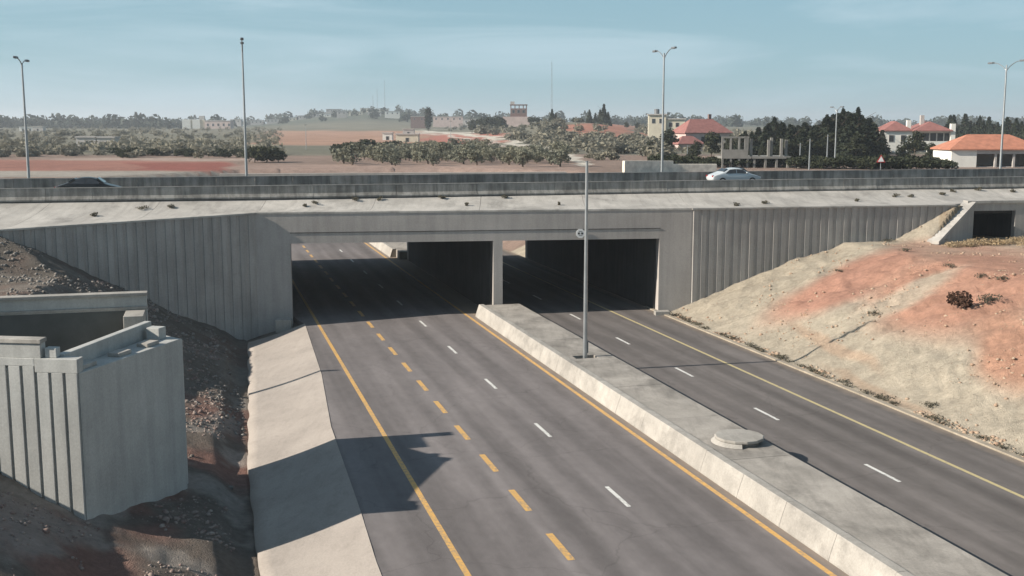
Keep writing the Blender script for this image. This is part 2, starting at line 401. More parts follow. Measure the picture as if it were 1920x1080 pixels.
def fresh(me, name, parent=None, loc=(0, 0, 0), rz=0, sc=(1, 1, 1)):
    o = bpy.data.objects.new(name, me); COL.objects.link(o); o.parent = parent; o.location = loc; o.rotation_euler = (0, 0, rz); o.scale = sc
    return o

# ------------------------------------------------------------------ terrain sheet
def build_terrain():
    az = np.concatenate([np.linspace(-180, -60, 31)[:-1], np.linspace(-60, -29, 80)[:-1], np.linspace(-29, 29, 500), np.linspace(29, 60, 80)[1:], np.linspace(60, 180, 31)[1:]])
    r = [2.0]
    while r[-1] < 28: r.append(r[-1] + .6)
    while r[-1] < 128: r.append(r[-1] + .33)
    while r[-1] < 6000: r.append(r[-1] * 1.0115)
    r = np.array(r)
    A, R = np.meshgrid(np.radians(az), r)
    X = R * np.sin(A); Y = R * np.cos(A); Z = terrain_h(X, Y)
    nr, na = X.shape
    co = np.stack([X, Y, Z], -1).reshape(-1, 3)
    idx = np.arange(nr * na).reshape(nr, na)
    f = np.stack([idx[:-1, :-1], idx[:-1, 1:], idx[1:, 1:], idx[1:, :-1]], -1).reshape(-1, 4)[:, ::-1]
    cap = idx[0, ::-1]
    me = bpy.data.meshes.new('ground')
    me.vertices.add(len(co)); me.vertices.foreach_set('co', co.ravel())
    me.loops.add(f.size); me.loops.foreach_set('vertex_index', f.ravel().astype(np.int32))
    me.polygons.add(len(f)); me.polygons.foreach_set('loop_start', np.arange(0, f.size, 4, dtype=np.int32))
    me.update(calc_edges=True)
    # soil colours: natural patches of the ground
    x, y, z = co.T
    q = x * cT + y * sT; s = -x * sT + y * cT
    px, py = to_px(x, np.maximum(y, 1), z)
    D = np.hypot(x, y)
    jx = px + 18 * fbm(x, y, .25, 4, 21) ; jy = py + 14 * fbm(x, y, .25, 4, 22)
    C = np.zeros((len(x), 3)); C[:] = (.17, .145, .12)
    def put(mask, col):
        mask = np.clip(mask, 0, 1)[:, None]; C[:] = C * (1 - mask) + np.array(col) * mask
    # left rubble and bank
    left = (q < 10) & (D < 122)
    put(left * 1.0, (.16, .135, .115))
    put(left * sstep(-.05, .3, fbm(x, y, .22, 4, 31)) * .8, (.24, .13, .105))
    put(left * sstep(.0, .25, fbm(x, y, .5, 4, 32)) * .7, (.33, .30, .27))
    put(left * sstep(52, 66, s) * .7, (.15, .135, .115))
    # right bank: pale marl with red earth patches
    right = (q > 31) & (D < 122)
    put(right * 1.0, (.44, .39, .31))
    def ell(cx, cy, rx, ry, ang, soft=.35):
        a = math.radians(ang); u = (jx - cx) * math.cos(a) + (jy - cy) * math.sin(a); v = -(jx - cx) * math.sin(a) + (jy - cy) * math.cos(a)
        e = np.sqrt((u / rx) ** 2 + (v / ry) ** 2); return 1 - sstep(1 - soft, 1 + soft, e)
    put(right * ell(1590, 530, 165, 34, -24), (.44, .245, .18))
    put(right * ell(1800, 545, 175, 85, -8), (.44, .25, .18))
    put(right * ell(1895, 660, 75, 72, -30), (.43, .25, .175))
    put(right * ell(1560, 650, 90, 12, 25) * .5, (.43, .28, .19))
    put(right * ell(1660, 740, 120, 10, 25) * .5, (.43, .30, .21))
    put(right * ell(1690, 560, 120, 16, -26) * .8, (.46, .41, .325))
    put(right * sstep(462, 448, jy) * ((px > 1760) * .6), (.33, .25, .16))
    # fields beyond the highway
    far = D >= 122
    put(far * 1.0, (.19, .18, .14))
    put(far * sstep(.02, .2, fbm(x, y, .02, 4, 41)) * .6, (.15, .15, .115))
    def rect(x0, x1, y0, y1, sx=12, sy=2.0):
        return sstep(x0 - sx, x0 + sx, px) * sstep(x1 + sx, x1 - sx, px) * sstep(y0 - sy, y0 + sy, py) * sstep(y1 + sy, y1 - sy, py)
    px = px + 70 * fbm(x, y, .05, 4, 51); py = py + 3.2 * fbm(x, y, .05, 4, 52)
    put(far * sstep(288, 292, py), (.27, .20, .165))
    put(far * rect(-300, 445, 300 , 322) , (.33, .165, .13))
    put(far * rect(250, 440, 304, 319), (.28, .105, .085))
    put(far * rect(100, 470, 296, 301, 20, 1.5), (.38, .30, .255))
    put(far * rect(-300, 700, 320.5, 332, 20, 1), (.36, .33, .29))
    put(far * rect(500, 800, 245, 272, 25), (.38, .235, .17))
    put(far * rect(792, 935, 250, 279, 15), (.40, .165, .125))
    put(far * rect(1058, 1192, 231, 262, 10), (.40, .19, .135))
    put(far * rect(430, 1090, 309, 330, 20), (.34, .25, .21))
    def track(pts, w0, w1):
        best = np.zeros(len(x))
        for (ax, ay), (bx, by), i in zip(pts[:-1], pts[1:], range(99)):
            tt = np.clip(((px - ax) * (bx - ax) + (py - ay) * (by - ay)) / ((bx - ax) ** 2 + (by - ay) ** 2), 0, 1)
            dd = np.hypot((px - ax - tt * (bx - ax)) * .6, (py - ay - tt * (by - ay)))
            w = w0 + (w1 - w0) * (i + tt) / (len(pts) - 1)
            best = np.maximum(best, 1 - sstep(w * .7, w * 1.3, dd))
        return best
    put(far * track([(790, 245), (880, 253), (960, 267), (1020, 280), (1062, 292), (1105, 308)], 2.0, 5.5), (.56, .52, .45))
    put(far * track([(795, 249), (880, 262), (930, 272), (1000, 282)], 1.4, 2.2), (.5, .43, .37))
    put(far * sstep(950, 1150, D) * .85, (.085, .10, .08))
    ca = me.color_attributes.new('Col', 'FLOAT_COLOR', 'POINT')
    ca.data.foreach_set('color', np.concatenate([C, np.ones((len(C), 1))], 1).ravel().astype(np.float32))
    me.materials.append(MATS['soil'])
    me.polygons.foreach_set('use_smooth', [True] * len(me.polygons))
    o = bpy.data.objects.new('ground', me); COL.objects.link(o)
    tag(o, 'bare red and cream earth, cut banks and fields reaching the hills', kind='structure')
build_terrain()

# ------------------------------------------------------------------ lower road (road frame: local x = q, y = s)
def road_obj(name, label):
    o = new_empty(name, (0, 0, 0), TH); tag(o, label, kind='structure'); return o
def strip(q0, q1, s0, s1, z0, z1): m = MB(); m.box(q0, q1, s0, s1, z0, z1); return m
RL = road_obj('road', 'three lane asphalt carriageway with yellow and white lane lines')
RR = road_obj('road', 'two lane asphalt carriageway beside the cut earth bank')
def sheet(name, pl, pr, mat, parent, step=4.0):          # road surface following the far climb
    m = MB(); ss = list(np.arange(12, 141, step)); rows = []
    for s in ss:
        z = float(np.interp(s, [138, 156], [0, 7.6])); a = pl(s); b = pr(s)
        rows.append([(a, s, z - .3), (a, s, z), (b, s, z), (b, s, z - .3)])
    vs = [p for r in rows for p in r]; fs = []
    for i in range(len(rows) - 1):
        for j in range(3): fs.append((i * 4 + j, i * 4 + j + 1, i * 4 + 5 + j, i * 4 + 4 + j)[::-1])
    m.add(vs, fs); return m.build(name, mat, parent, world=False)
def q_left(s): return max(float(np.interp(s, S_IN, Q_IN)), 0) - .02 if s < 77 else QL + .02
sheet('asphalt', q_left, lambda s: 19.6, 'asphalt_left', RL)
sheet('asphalt', lambda s: 20.15, lambda s: QR - .02, 'asphalt_right', RR)
def mark(name, q, w, s0, s1, mat, parent):
    m = MB(); z = .004
    m.add([(q - w / 2, s0, z), (q + w / 2, s0, z), (q + w / 2, s1, z), (q - w / 2, s1, z)], [(0, 1, 2, 3)])
    return m.build(name, mat, parent, world=False)
mark('edge_line', 7.2, .2, 14, 135, 'paint_yellow', RL); mark('edge_line', 17.72, .2, 14, 135, 'paint_yellow', RL)
mark('edge_line', 28.2, .18, 14, 135, 'paint_pale_yellow', RR)
proto = mark('lane_dash', 0, .24, -1.18, 1.18, 'paint_yellow', RL); proto.location = (10.57, 32.6, 0)
for k in range(-3, 22):
    if k: copy_obj(proto, RL, (10.57 + random.Random(k).uniform(-.02, .02), 32.6 + 4.65 * k, 0))
proto = mark('lane_dash', 0, .16, -1.15, 1.15, 'paint_white', RL); proto.location = (14.08, 36.7, 0)
for k in range(-2, 10):
    if k: copy_obj(proto, RL, (14.08, 36.7 + 9.3 * k, 0))
    copy_obj(proto, RR, (24.95, 36.6 + 9.3 * k, 0))
m = MB(); m.box(31.2, 31.52, 14, 76.5, -.3, .07); tag(m.build('kerb', 'concrete_kerb', None, world=False, bevel=.02), 'pale concrete edge strip along foot of the cut bank', kind='structure')
bpy.data.objects['kerb'].rotation_euler = (0, 0, TH)

# concrete lined slope falling from the left carriageway to the ditch
def drainage():
    m = MB(); ss = np.arange(16, 76.6, .6); rows = []
    for i, s in enumerate(ss):
        qi = float(np.interp(s, S_IN, Q_IN)); qo = float(np.interp(s, S_OUT, Q_OUT)) + .03 * math.sin(s * 1.7) + .1 * float(fbm(0, s, .8, 3, 62))
        row = []
        for k in range(9):
            t = k / 8; q = qi + .02 + (qo - qi) * t
            z = .02 - 1.12 * t - .06 * math.sin(t * math.pi) + .012 * float(fbm(q * .5, s * 1.5, .9, 4, 61))
            row.append((q, s, z))
        row.append((qo - .02, s, -1.7)); rows.append(row)
    n = len(rows[0]); vs = [p for r in rows for p in r]
    fs = [(i * n + j, i * n + j + 1, i * n + n + j + 1, i * n + n + j) for i in range(len(rows) - 1) for j in range(n - 1)]
    m.add(vs, fs); o = m.build('drainage_slope', 'concrete_slope', None, world=False, smooth=True); o.rotation_euler = (0, 0, TH)
    tag(o, 'cream concrete slope falling from the road shoulder into the ditch', kind='structure')
drainage()

# median: sloping barrier segments on the left, concrete slabs behind
MED = new_empty('median_barrier', (0, 0, 0), TH, 'pale concrete median with sloped barrier face between the lower carriageways', 'barrier')
def seg_mesh(ln):
    m = MB(); pr = [(18.16, -.25), (18.18, .06), (18.30, .45), (18.44, .86), (18.78, .86), (18.78, -.25)]
    n = len(pr); h = ln / 2
    vs = [(p[0], -h, p[1]) for p in pr] + [(p[0], h, p[1]) for p in pr]
    m.add(vs, [tuple(range(n)), tuple(reversed(range(n, 2 * n)))] + [((i + 1) % n, i, n + i, n + (i + 1) % n) for i in range(n)]); return m
SEG = 3.1; s0 = 14.0; PIT = -1
po0 = seg_mesh(SEG - .012).build('barrier_segment', 'concrete_median', MED, world=False, bevel=.012)
po0.location = (0, s0, 0); rr = random.Random(4)
def portal_s(q, d):            # where the portal line d crosses lateral q, measured along the road
    c = (q - d * (-sO * cT + cO * sT)) / (cO * cT + sO * sT); x, y = po(c, d); return -x * sT + y * cT
M0, M1 = portal_s(19.6, 77.85) - .2, portal_s(19.6, 112.3) + .2     # the median is broken off inside the tunnel
first = (M0 - SEG / 2 - s0) % SEG; po0.location.y = s0 = s0 + first
for k in range(1, 39):
    if M0 - SEG / 2 + .1 < s0 + SEG * k < M1 + SEG / 2 - .1: continue
    copy_obj(po0, MED, (rr.uniform(-.006, .006), s0 + SEG * k, rr.uniform(-.004, .004)))
pole_w = on_z(1097, 668, .82); pq = pole_w[0] * cT + pole_w[1] * sT; ps = -pole_w[0] * sT + pole_w[1] * cT
s = 12.6
while s < 130:
    if M0 - .5 < s < M1: s = M1
    e = s + 6.18; cut = s < ps < e
    if s < M0 < e: e = M0
    def slab(qa, qb, a, b, zt=.8):
        strip(qa, qb, a + .012, b - .012, -.25, zt + rr.uniform(-.008, .008)).build('median_slab', 'concrete_median_top', MED, world=False, bevel=.02)
    if not cut: slab(18.81, 21.4, s, e)
    else:
        slab(18.81, 21.4, s, ps - .38); slab(18.81, 21.4, ps + .38, e)
        slab(18.81, pq - .62, ps - .38, ps + .38); slab(pq + .62, 21.4, ps - .38, ps + .38); slab(pq - .61, pq + .61, ps - .38, ps + .38, .42)
    s = e

# raised round concrete manhole on the median
mc = on_z(1386, 826, .85); MH = new_empty('manhole', (mc[0], mc[1], .8), 0, 'round raised concrete manhole cover on the median', 'manhole')
m = MB(); n = 13; R0 = .98
m.prism([(math.cos(2 * math.pi * i / n) * R0, math.sin(2 * math.pi * i / n) * R0) for i in range(n)], .15, .27)
m.build('cover', 'concrete_median', MH, world=False, bevel=.03)
m = MB(); m.prism([(math.cos(2 * math.pi * i / n) * .8, math.sin(2 * math.pi * i / n) * .8) for i in range(n)], -.1, .148)
m.build('ring', 'concrete_median_top', MH, world=False)
m = MB(); ang = [math.radians(150 + 115 * i / 16) for i in range(17)]   # mortar fillet under the cover's left front
vs = []; fs = []
for a in ang: vs += [(math.cos(a) * .8, math.sin(a) * .8, .145), (math.cos(a) * .96, math.sin(a) * .96, .145), (math.cos(a) * 1.12, math.sin(a) * 1.12, .012)]
for i in range(16): fs += [(i * 3, i * 3 + 1, i * 3 + 4, i * 3 + 3)[::-1], (i * 3 + 1, i * 3 + 2, i * 3 + 5, i * 3 + 4)[::-1]]
fs += [(0, 1, 2), (48, 50, 49)]
m.add(vs, fs); m.build('mortar_fillet', 'concrete_median', MH, world=False)

# ------------------------------------------------------------------ overpass
FD = 77.85; FAR = 111.6; ZT = 7.45; ZC = 5.3
def fas(q, d=FD):              # point on the portal line at lateral q
    # q = X cT + Y sT with X,Y on line d
    c = (q - d * (-sO * cT + cO * sT)) / (cO * cT + sO * sT)
    return po(c, d)
OV = new_empty('overpass', (*po(8, FD), 0), PO, 'long grey concrete highway overpass with two rectangular road openings', 'overpass')
cL, cR = -7.0, 23.7
qP0, qP1 = 19.55, 20.2
def cq(q, d=FD): return (q - d * (-sO * cT + cO * sT)) / (cO * cT + sO * sT)
m = MB()
def pslab(c0, c1, z0, z1, d0=FD, d1=FD + .8): m.prism([po(c0, d0), po(c1, d0), po(c1, d1), po(c0, d1)], z0, z1)
pslab(cL, cq(QL), -2, ZC); pslab(cq(qP0), cq(qP1), -.5, ZC); pslab(cq(QR), cR, -2, ZC); pslab(cL, cR, ZC, ZT - .12)
m.build('portal_wall', 'concrete_fascia', OV)
m = MB(); m.prism([po(cL, FD - .03), po(cR, FD - .03), po(cR, FD + .9), po(cL, FD + .9)], ZT - .118, ZT); m.build('coping', 'concrete_apron', OV)
m = MB(); m.prism([po(cL + 2.3, FD - .035), po(cR - 2.3, FD - .035), po(cR - 2.3, FD), po(cL + 2.3, FD)], 6.02, 6.06); m.build('construction_joint', 'concrete_tunnel', OV)
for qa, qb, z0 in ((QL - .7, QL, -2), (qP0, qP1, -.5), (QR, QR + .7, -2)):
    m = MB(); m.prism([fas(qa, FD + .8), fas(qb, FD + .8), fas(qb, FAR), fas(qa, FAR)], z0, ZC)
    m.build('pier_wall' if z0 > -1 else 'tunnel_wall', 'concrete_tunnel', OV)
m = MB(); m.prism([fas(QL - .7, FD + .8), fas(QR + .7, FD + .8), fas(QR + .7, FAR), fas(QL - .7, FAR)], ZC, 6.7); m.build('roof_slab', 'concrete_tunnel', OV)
m = MB()
m.prism([fas(QL - 4, FAR), fas(QR + 4, FAR), fas(QR + 4, FAR + .7), fas(QL - 4, FAR + .7)], ZC, 8.7)
m.prism([fas(QL - 4, FAR), fas(QL, FAR), fas(QL, FAR + .7), fas(QL - 4, FAR + .7)], -1, ZC)
m.prism([fas(QR, FAR), fas(QR + 4, FAR), fas(QR + 4, FAR + .7), fas(QR, FAR + .7)], -1, ZC)
m.prism([fas(qP0, FAR), fas(qP1, FAR), fas(qP1, FAR + .7), fas(qP0, FAR + .7)], -1, ZC)
m.build('far_portal_wall', 'concrete_fascia', OV)
# wing walls with vertical ribs
def wing(p0, p1, zbot, thick, pitch, ribw, ribd, mat):
    p0 = Vector(p0); p1 = Vector(p1); u = (p1 - p0); ln = u.length; u.normalize(); nrm = Vector((u.y, -u.x))   # nrm points to the front
    def P(a, b): w = p0 + u * a + nrm * b; return (w.x, w.y)
    za, zb = float(ztop(p0.x)), float(ztop(p1.x)); zz = [za - .12, zb - .12, zb - .12, za - .12]
    m = MB(); m.prism([P(0, 0), P(ln, 0), P(ln, -thick), P(0, -thick)], zbot, zz)
    w = m.build('wing_wall', mat, OV)
    m = MB(); m.prism([P(0, ribd + .06), P(ln, ribd + .06), P(ln, -thick), P(0, -thick)], [z + .002 for z in zz], [za, zb, zb, za]); m.build('coping', 'concrete_apron', w)
    n = int(ln / pitch); ang = math.atan2(u.y, u.x); M0 = mat4(OV).inverted(); rr_ = random.Random(3)
    rm = MB(); rm.prism([(-ribw / 2, -ribd), (ribw / 2, -ribd), (ribw / 2 + .03, 0), (-ribw / 2 - .03, 0)], 0, 1)
    me = rm.mesh('rib', [mat])
    for i in range(n):
        a = (i + .5) * ln / n; w2 = p0 + u * a; lp = M0 @ Vector((w2.x, w2.y, 0))
        fresh(me, 'rib', w, (lp.x, lp.y, zbot), ang - PO, (1, rr_.uniform(.85, 1.1), float(ztop(w2.x)) - .13 - zbot))
    return w
pL1 = po(cL, FD); pR1 = po(cR, FD)
wing((-40.0, 63.8), (-31.5, 68.7), -2, 1.3, .6, .34, .07, 'concrete_ribbed')
wing((-31.5, 68.7), pL1, -2, 1.3, .6, .34, .07, 'concrete_ribbed')
wing(pR1, (33.4, 84.25), -2, 1.3, .6, .34, .07, 'concrete_ribbed')
# small end blocks at the openings' feet
for px_, py_ in ((534, 603), (1242, 587)):
    w = on_z(px_, py_, .1); m = MB(); m.prism([(w[0] - .55, w[1] - .5), (w[0] + .5, w[1] - .36), (w[0] + .45, w[1] + .35), (w[0] - .6, w[1] + .2)], -.6, .28)
    m.build('end_block', 'concrete_median', OV, bevel=.03)

# sloping apron between the wall tops and the highway barrier
WX = [-40.5] + [-31.5, -17.5, 12.9, 33.4, 36.2, 45, 70]; WYs = [63.2, 68.4, 75.9, 79.9, 84.0, 86.4, 88.2, 92.9]
B1 = 81.9; B2 = 92.5
def bar_y(X, b): return (b + X * sH) / cH
xs = sorted(set(WX + list(np.arange(-36.6, 70, 5.33))))
xs = [float(x) for x in xs]
AP = []
edges = [-40.4, -31.5, -24.5, -17.5, -9.9, -2.3, 5.3, 12.9, 19.7, 26.5, 33.4, 40, 55, 70]
for a, b_ in zip(edges[:-1], edges[1:]):
    m = MB(); nx, ny = 10, 8; vs = []; fs = []
    for i in range(nx + 1):
        X = a + .012 + (b_ - a - .024) * i / nx; y0 = float(np.interp(X, WX, WYs)) + .5; y1 = bar_y(X, B1) + .35
        for j in range(ny + 1):
            t = j / ny; Y = y0 + (y1 - y0) * t
            vs.append((X, Y, float(ztop(X)) + .01 + (8.26 - float(ztop(X))) * t ** 2 + .05 * float(fbm(X, Y, .4, 3, 71)) * min(1, 4 * t * (1 - t))))
    N = ny + 1; nb = len(vs)
    fs = [(i * N + j, i * N + N + j, i * N + N + j + 1, i * N + j + 1) for i in range(nx) for j in range(ny)]
    base = [(v[0], v[1], v[2] - .25) for v in vs]; ring = [i * N for i in range(nx + 1)] + [nx * N + j for j in range(1, N)] + [i * N + ny for i in range(nx - 1, -1, -1)] + [j for j in range(ny - 1, 0, -1)]
    vs += base
    for i in range(len(ring)): p, r_ = ring[i], ring[(i + 1) % len(ring)]; fs.append((r_, p, p + nb, r_ + nb))
    m.add(vs, fs); AP.append(m.build('apron_panel', 'concrete_apron', OV))

# highway deck
HWY = new_empty('highway', (0, 0, 0), PH); tag(HWY, 'asphalt highway crossing the overpass between concrete barriers', kind='structure')
m = MB(); m.box(-260, 320, B1 - .2, 106.4, 7.55, 8.28); m.build('asphalt', 'asphalt_highway', HWY, world=False)
m = MB(); m.box(-260, 320, 106.4, 112.5, 7.4, 8.2); m.build('verge', 'concrete_kerb', HWY, world=False)
for bb, mt in ((B1 + 1.1, 'paint_yellow'), (B2 - .9, 'paint_yellow'), (B2 + .9, 'paint_yellow'), (104.5, 'paint_yellow')):
    m = MB(); m.add([(-200, bb, 8.284), (260, bb, 8.284), (260, bb + .18, 8.284), (-200, bb + .18, 8.284)], [(0, 1, 2, 3)]); m.build('edge_line', mt, HWY, world=False)
def hbarrier(bb, zt, ln, a0, a1, label, group=None, h=.85):
    e = new_empty('highway_barrier', (*hw(20, bb), 8.2), PH, label, 'barrier')
    m = MB(); pr = [(-.26, 0), (-.26, .1), (-.12, .32), (-.085, zt), (.085, zt), (.12, .32), (.26, .1), (.26, 0)]
    n = len(pr); hh = ln / 2 - .012
    vs = [(-hh, p[0], p[1]) for p in pr] + [(hh, p[0], p[1]) for p in pr]
    m.add(vs, [tuple(reversed(range(n))), tuple(range(n, 2 * n))] + [(i, (i + 1) % n, n + (i + 1) % n, n + i) for i in range(n)])
    me = m.mesh('barrier_segment', ['concrete_barrier']); r = random.Random(int(bb))
    k = 0; a = a0
    while a < a1:
        o = fresh(me, 'barrier_segment', e, (a, r.uniform(-.015, .015), r.uniform(-.01, .01)))
        k += 1; a += ln
    m = MB(); m.box(a0 - ln / 2, a - ln / 2, -.1, .1, zt + .012, zt + .045); m.build('top_rail', 'concrete_apron', e, world=False)
    return e
hbarrier(B1, .86, 3.0, -74, 60, 'weathered concrete edge barrier along the top of the pale apron')
hbarrier(B2, 1.08, 3.0, -84, 78, 'weathered concrete median barrier with lamp posts in the highway middle')

# ------------------------------------------------------------------ lamp posts
def lamp(name, loc, h, rz, label, group, arm=2.05, up=.85):
    e = new_empty(name, loc, rz, label, 'lamp post', group)
    m = MB(); m.tube((0, 0, 0), (0, 0, h), .12, .065, 12); m.build('pole', 'galvanised', e, world=False, smooth=False)
    m = MB(); m.box(-.24, .24, -.24, .24, 0, .05); m.build('base_plate', 'steel_dark', e, world=False)
    for sgn in (1, -1):
        m = MB(); pts = []
        for k in range(9):
            t = k / 8; pts.append((0, sgn * arm * t ** 1.25, h + .3 - up + up * math.sin(t * math.pi / 2)))
        for a, b in zip(pts[:-1], pts[1:]): m.tube(a, b, .04, .038, 8)
        m.build('arm', 'galvanised', e, world=False)
        m = MB(); y0 = sgn * arm; m.prism([(-.14, y0 - .12 * sgn), (.14, y0 - .12 * sgn), (.11, y0 + .62 * sgn), (-.11, y0 + .62 * sgn)][::sgn], h + .22, h + .38)
        m.build('lamp_head', 'lamp_grey', e, world=False, bevel=.03)
    return e
LG = 'twin arm lamp posts in the highway median'
for px_, ty, lab in ((46, 118, 'tall twin arm steel lamp post above the red earth band'),
                     (459, 85, 'tall twin arm steel lamp post beside the dark round bush'),
                     (1246, 100, 'tall twin arm steel lamp post beside the pale stone wall'),
                     (1886, 122, 'tall twin arm steel lamp post in front of the orange roofed pavilion')):
    k = (px_ - 960) / 2122; Y = (B2 + .0) / (cH - k * sH); X = k * Y
    X, Y = X - sH * .42, Y + cH * .42
    lamp('lamp_post', (X, Y, 8.28), top_z(ty, Y) - 8.28 - .1, PH, lab, LG, up=.45 if px_ < 100 else .85)
# bare pole on the lower median
e = new_empty('light_pole', (pole_w[0], pole_w[1], .41), TH, 'slim bare steel pole standing in a pit on the median', 'pole')
zt = on_y(1102, 303, pole_w[1])[2]
m = MB(); m.tube((0, 0, 0), (0, 0, zt - .41), .13, .075, 14); m.build('shaft', 'galvanised', e, world=False)
m = MB(); m.box(-.25, .25, -.25, .25, .012, .05); m.build('base_plate', 'steel_dark', e, world=False)
m = MB(); m.tube((0, 0, zt - .41), (0, 0, zt - .37), .09, .05, 14); m.build('cap', 'lamp_grey', e, world=False)
m = MB(); m.box(.12, .16, -.07, .07, .6, 1.2); m.build('hatch', 'lamp_grey', e, world=False)

# pole on the left embankment, outside the picture: its shadow crosses the concrete slope
x, y = -30.0, 55.6; z = th(x, y); e = new_empty('light_pole', (x, y, z), 0, 'stout steel pole standing on top of the left embankment', 'pole')
m = MB(); m.tube((0, 0, -.5), (0, 0, 11.2 - z), .2, .15, 12); m.build('shaft', 'galvanised', e, world=False)
m = MB(); m.tube((0, 0, 11.2 - z), (0, 0, 11.25 - z), .17, .1, 12); m.build('cap', 'lamp_grey', e, world=False)

# clearance sign on the fascia over the right opening
w0 = po(0, 0); c = None
for cc in np.arange(10, 22, .01):
    P = po(cc, FD - .06); 
    if to_px(P[0], P[1], 5.75)[0] >= 1088: c = cc; break
P = po(c, FD - .09); e = new_empty('clearance_sign', (P[0], P[1], 5.35), PO, 'small white octagonal sign over the right hand opening', 'sign')
m = MB(); oc = [(.34 * math.cos(math.radians(22.5 + 45 * i)), .34 * math.sin(math.radians(22.5 + 45 * i))) for i in range(8)]
def plate(m, pts, y0, y1, zc): m.add([(p[0], y0, p[1] + zc) for p in pts] + [(p[0], y1, p[1] + zc) for p in pts], [tuple(range(len(pts))), tuple(reversed(range(len(pts), 2 * len(pts))))] + [((i + 1) % len(pts), i, len(pts) + i, len(pts) + (i + 1) % len(pts)) for i in range(len(pts))])
plate(m, oc, -.02, .02, .4); m.build('plate', 'sign_white', e, world=False)
for x0 in (-.12, .12):
    m = MB(); plate(m, [(x0 - .07, -.07), (x0 + .07, -.07), (x0 + .07, .07), (x0 - .07, .07)], -.026, -.021, .4); m.build('mark', 'sign_black', e, world=False)
for z0 in (.55, .25):
    m = MB(); plate(m, [(-.13, -.022), (.13, -.022), (.13, .022), (-.13, .022)], -.026, -.021, z0); m.build('mark', 'lamp_grey', e, world=False)
m = MB(); m.box(-.05, .05, .021, .14, .3, .5); m.build('bracket', 'steel_dark', e, world=False)

# ------------------------------------------------------------------ unfinished bridge abutment on the left
AB = new_empty('bridge_abutment', (-13.95, 35.3, 0), 0, 'pale ribbed concrete bridge abutment without a deck, shadow falling across road', 'abutment')
n0 = Vector((-13.95, 35.3)); n1 = Vector((-12.4, 41.3)); dirf = (n1 - n0).normalized(); back = Vector((-dirf.y, dirf.x))    # back points left
def A2(a, b): w = n0 + dirf * a + back * b; return (w.x, w.y)
LA = 6.2; ZS = 5.41
def abm(name, poly, z0, z1, mat='concrete_abutment', parent=None, bevel=.02):
    m = MB(); m.prism(poly, z0, z1); return m.build(name, mat, parent or AB, bevel=bevel)
abm('front_wall', [A2(0, 0), A2(LA, 0), A2(LA, 1.25), A2(0, .75)], -1.6, ZS)
abm('back_wall', [(-14.55, 35.72), (-13.72, 42.0), (-14.0, 42.05), (-14.85, 35.72)], -1, 5.95)
for a in (.55, 2.55, 4.3):
    abm('bearing_pad', [A2(a, .22), A2(a + .75, .22), A2(a + .75, .72), A2(a, .68)], ZS + .001, ZS + .14, 'concrete_median')
abm('cheek_wall', [A2(LA - .5, .62), A2(LA - .02, .62), A2(LA - .02, 1.2), A2(LA - .5, 1.15)], ZS + .001, 5.85)
abm('infill_wall', [A2(LA + .02, .2), A2(LA + .4, .2), (-14.1, 43.2), (-14.5, 42.9)], -1, 5.3)
# near wing wall: ribbed panels
u = Vector((-1, .13)).normalized()
def NW(a, b): w = n0 + u * a + Vector((0, -1)) * b; return (w.x, w.y)
def nwp(a0, a1, b0, b1): return [NW(a1, b1), NW(a0, b1), NW(a0, b0), NW(a1, b0)]
nwall = abm('wing_wall', nwp(0, 10.5, -.4, 0), -1.6, 5.88, bevel=0)
a = .03; k = 0
while a < 10:
    abm('rib', nwp(a, a + .39, .0, .09), -1.6, 5.42 if k < 3 else 5.62, parent=nwall, bevel=.015)
    a += .49; k += 1
abm('cap_beam', nwp(0, 1.47, .0, .09), 5.421, 5.88, parent=nwall, bevel=.015); abm('cap_beam', nwp(1.471, 10.5, .0, .09), 5.621, 5.88, parent=nwall, bevel=.015)
abm('parapet', nwp(1.25, 10.5, -.36, .05), 5.881, 6.36, parent=nwall, bevel=.015)
abm('coping', nwp(1.22, 10.5, -.42, .1), 6.361, 6.5, 'concrete_median', nwall, .015)
abm('end_post', nwp(.75, 1.15, -.38, -.05), 5.881, 6.2, parent=nwall)
# far wing wall
fp = Vector((-14.7, 44.5))
def FW(a, b): return (fp.x - a * .966 + b * -.26, fp.y - a * .26 + b * .966)
fw = abm('wing_wall', [FW(11, 0), FW(0, 0), FW(0, .45), FW(11, .45)], -1, 6.0, bevel=0)
abm('inner_face_panel', [FW(11, -.015), FW(.82, -.015), FW(.82, -.002), FW(11, -.002)], -1, 5.97, 'dark_panel', fw, 0)  # thin near-black sheet laid over the far wing's inner face
abm('ledge', [FW(11, -.04), FW(-.02, -.04), FW(-.02, .47), FW(11, .47)], 6.001, 6.12, 'concrete_median', fw, .015)
abm('parapet', [FW(11, .03), FW(0, .03), FW(0, .45), FW(11, .45)], 6.121, 6.55, parent=fw, bevel=0)
abm('coping', [FW(11, -.06), FW(-.04, -.06), FW(-.04, .5), FW(11, .5)], 6.551, 6.68, 'concrete_median', fw, .015)
abm('end_pilaster', [FW(.8, -1.6), FW(.05, -1.6), FW(.05, -.05), FW(.8, -.05)], -1, 5.99, 'concrete_median', fw)

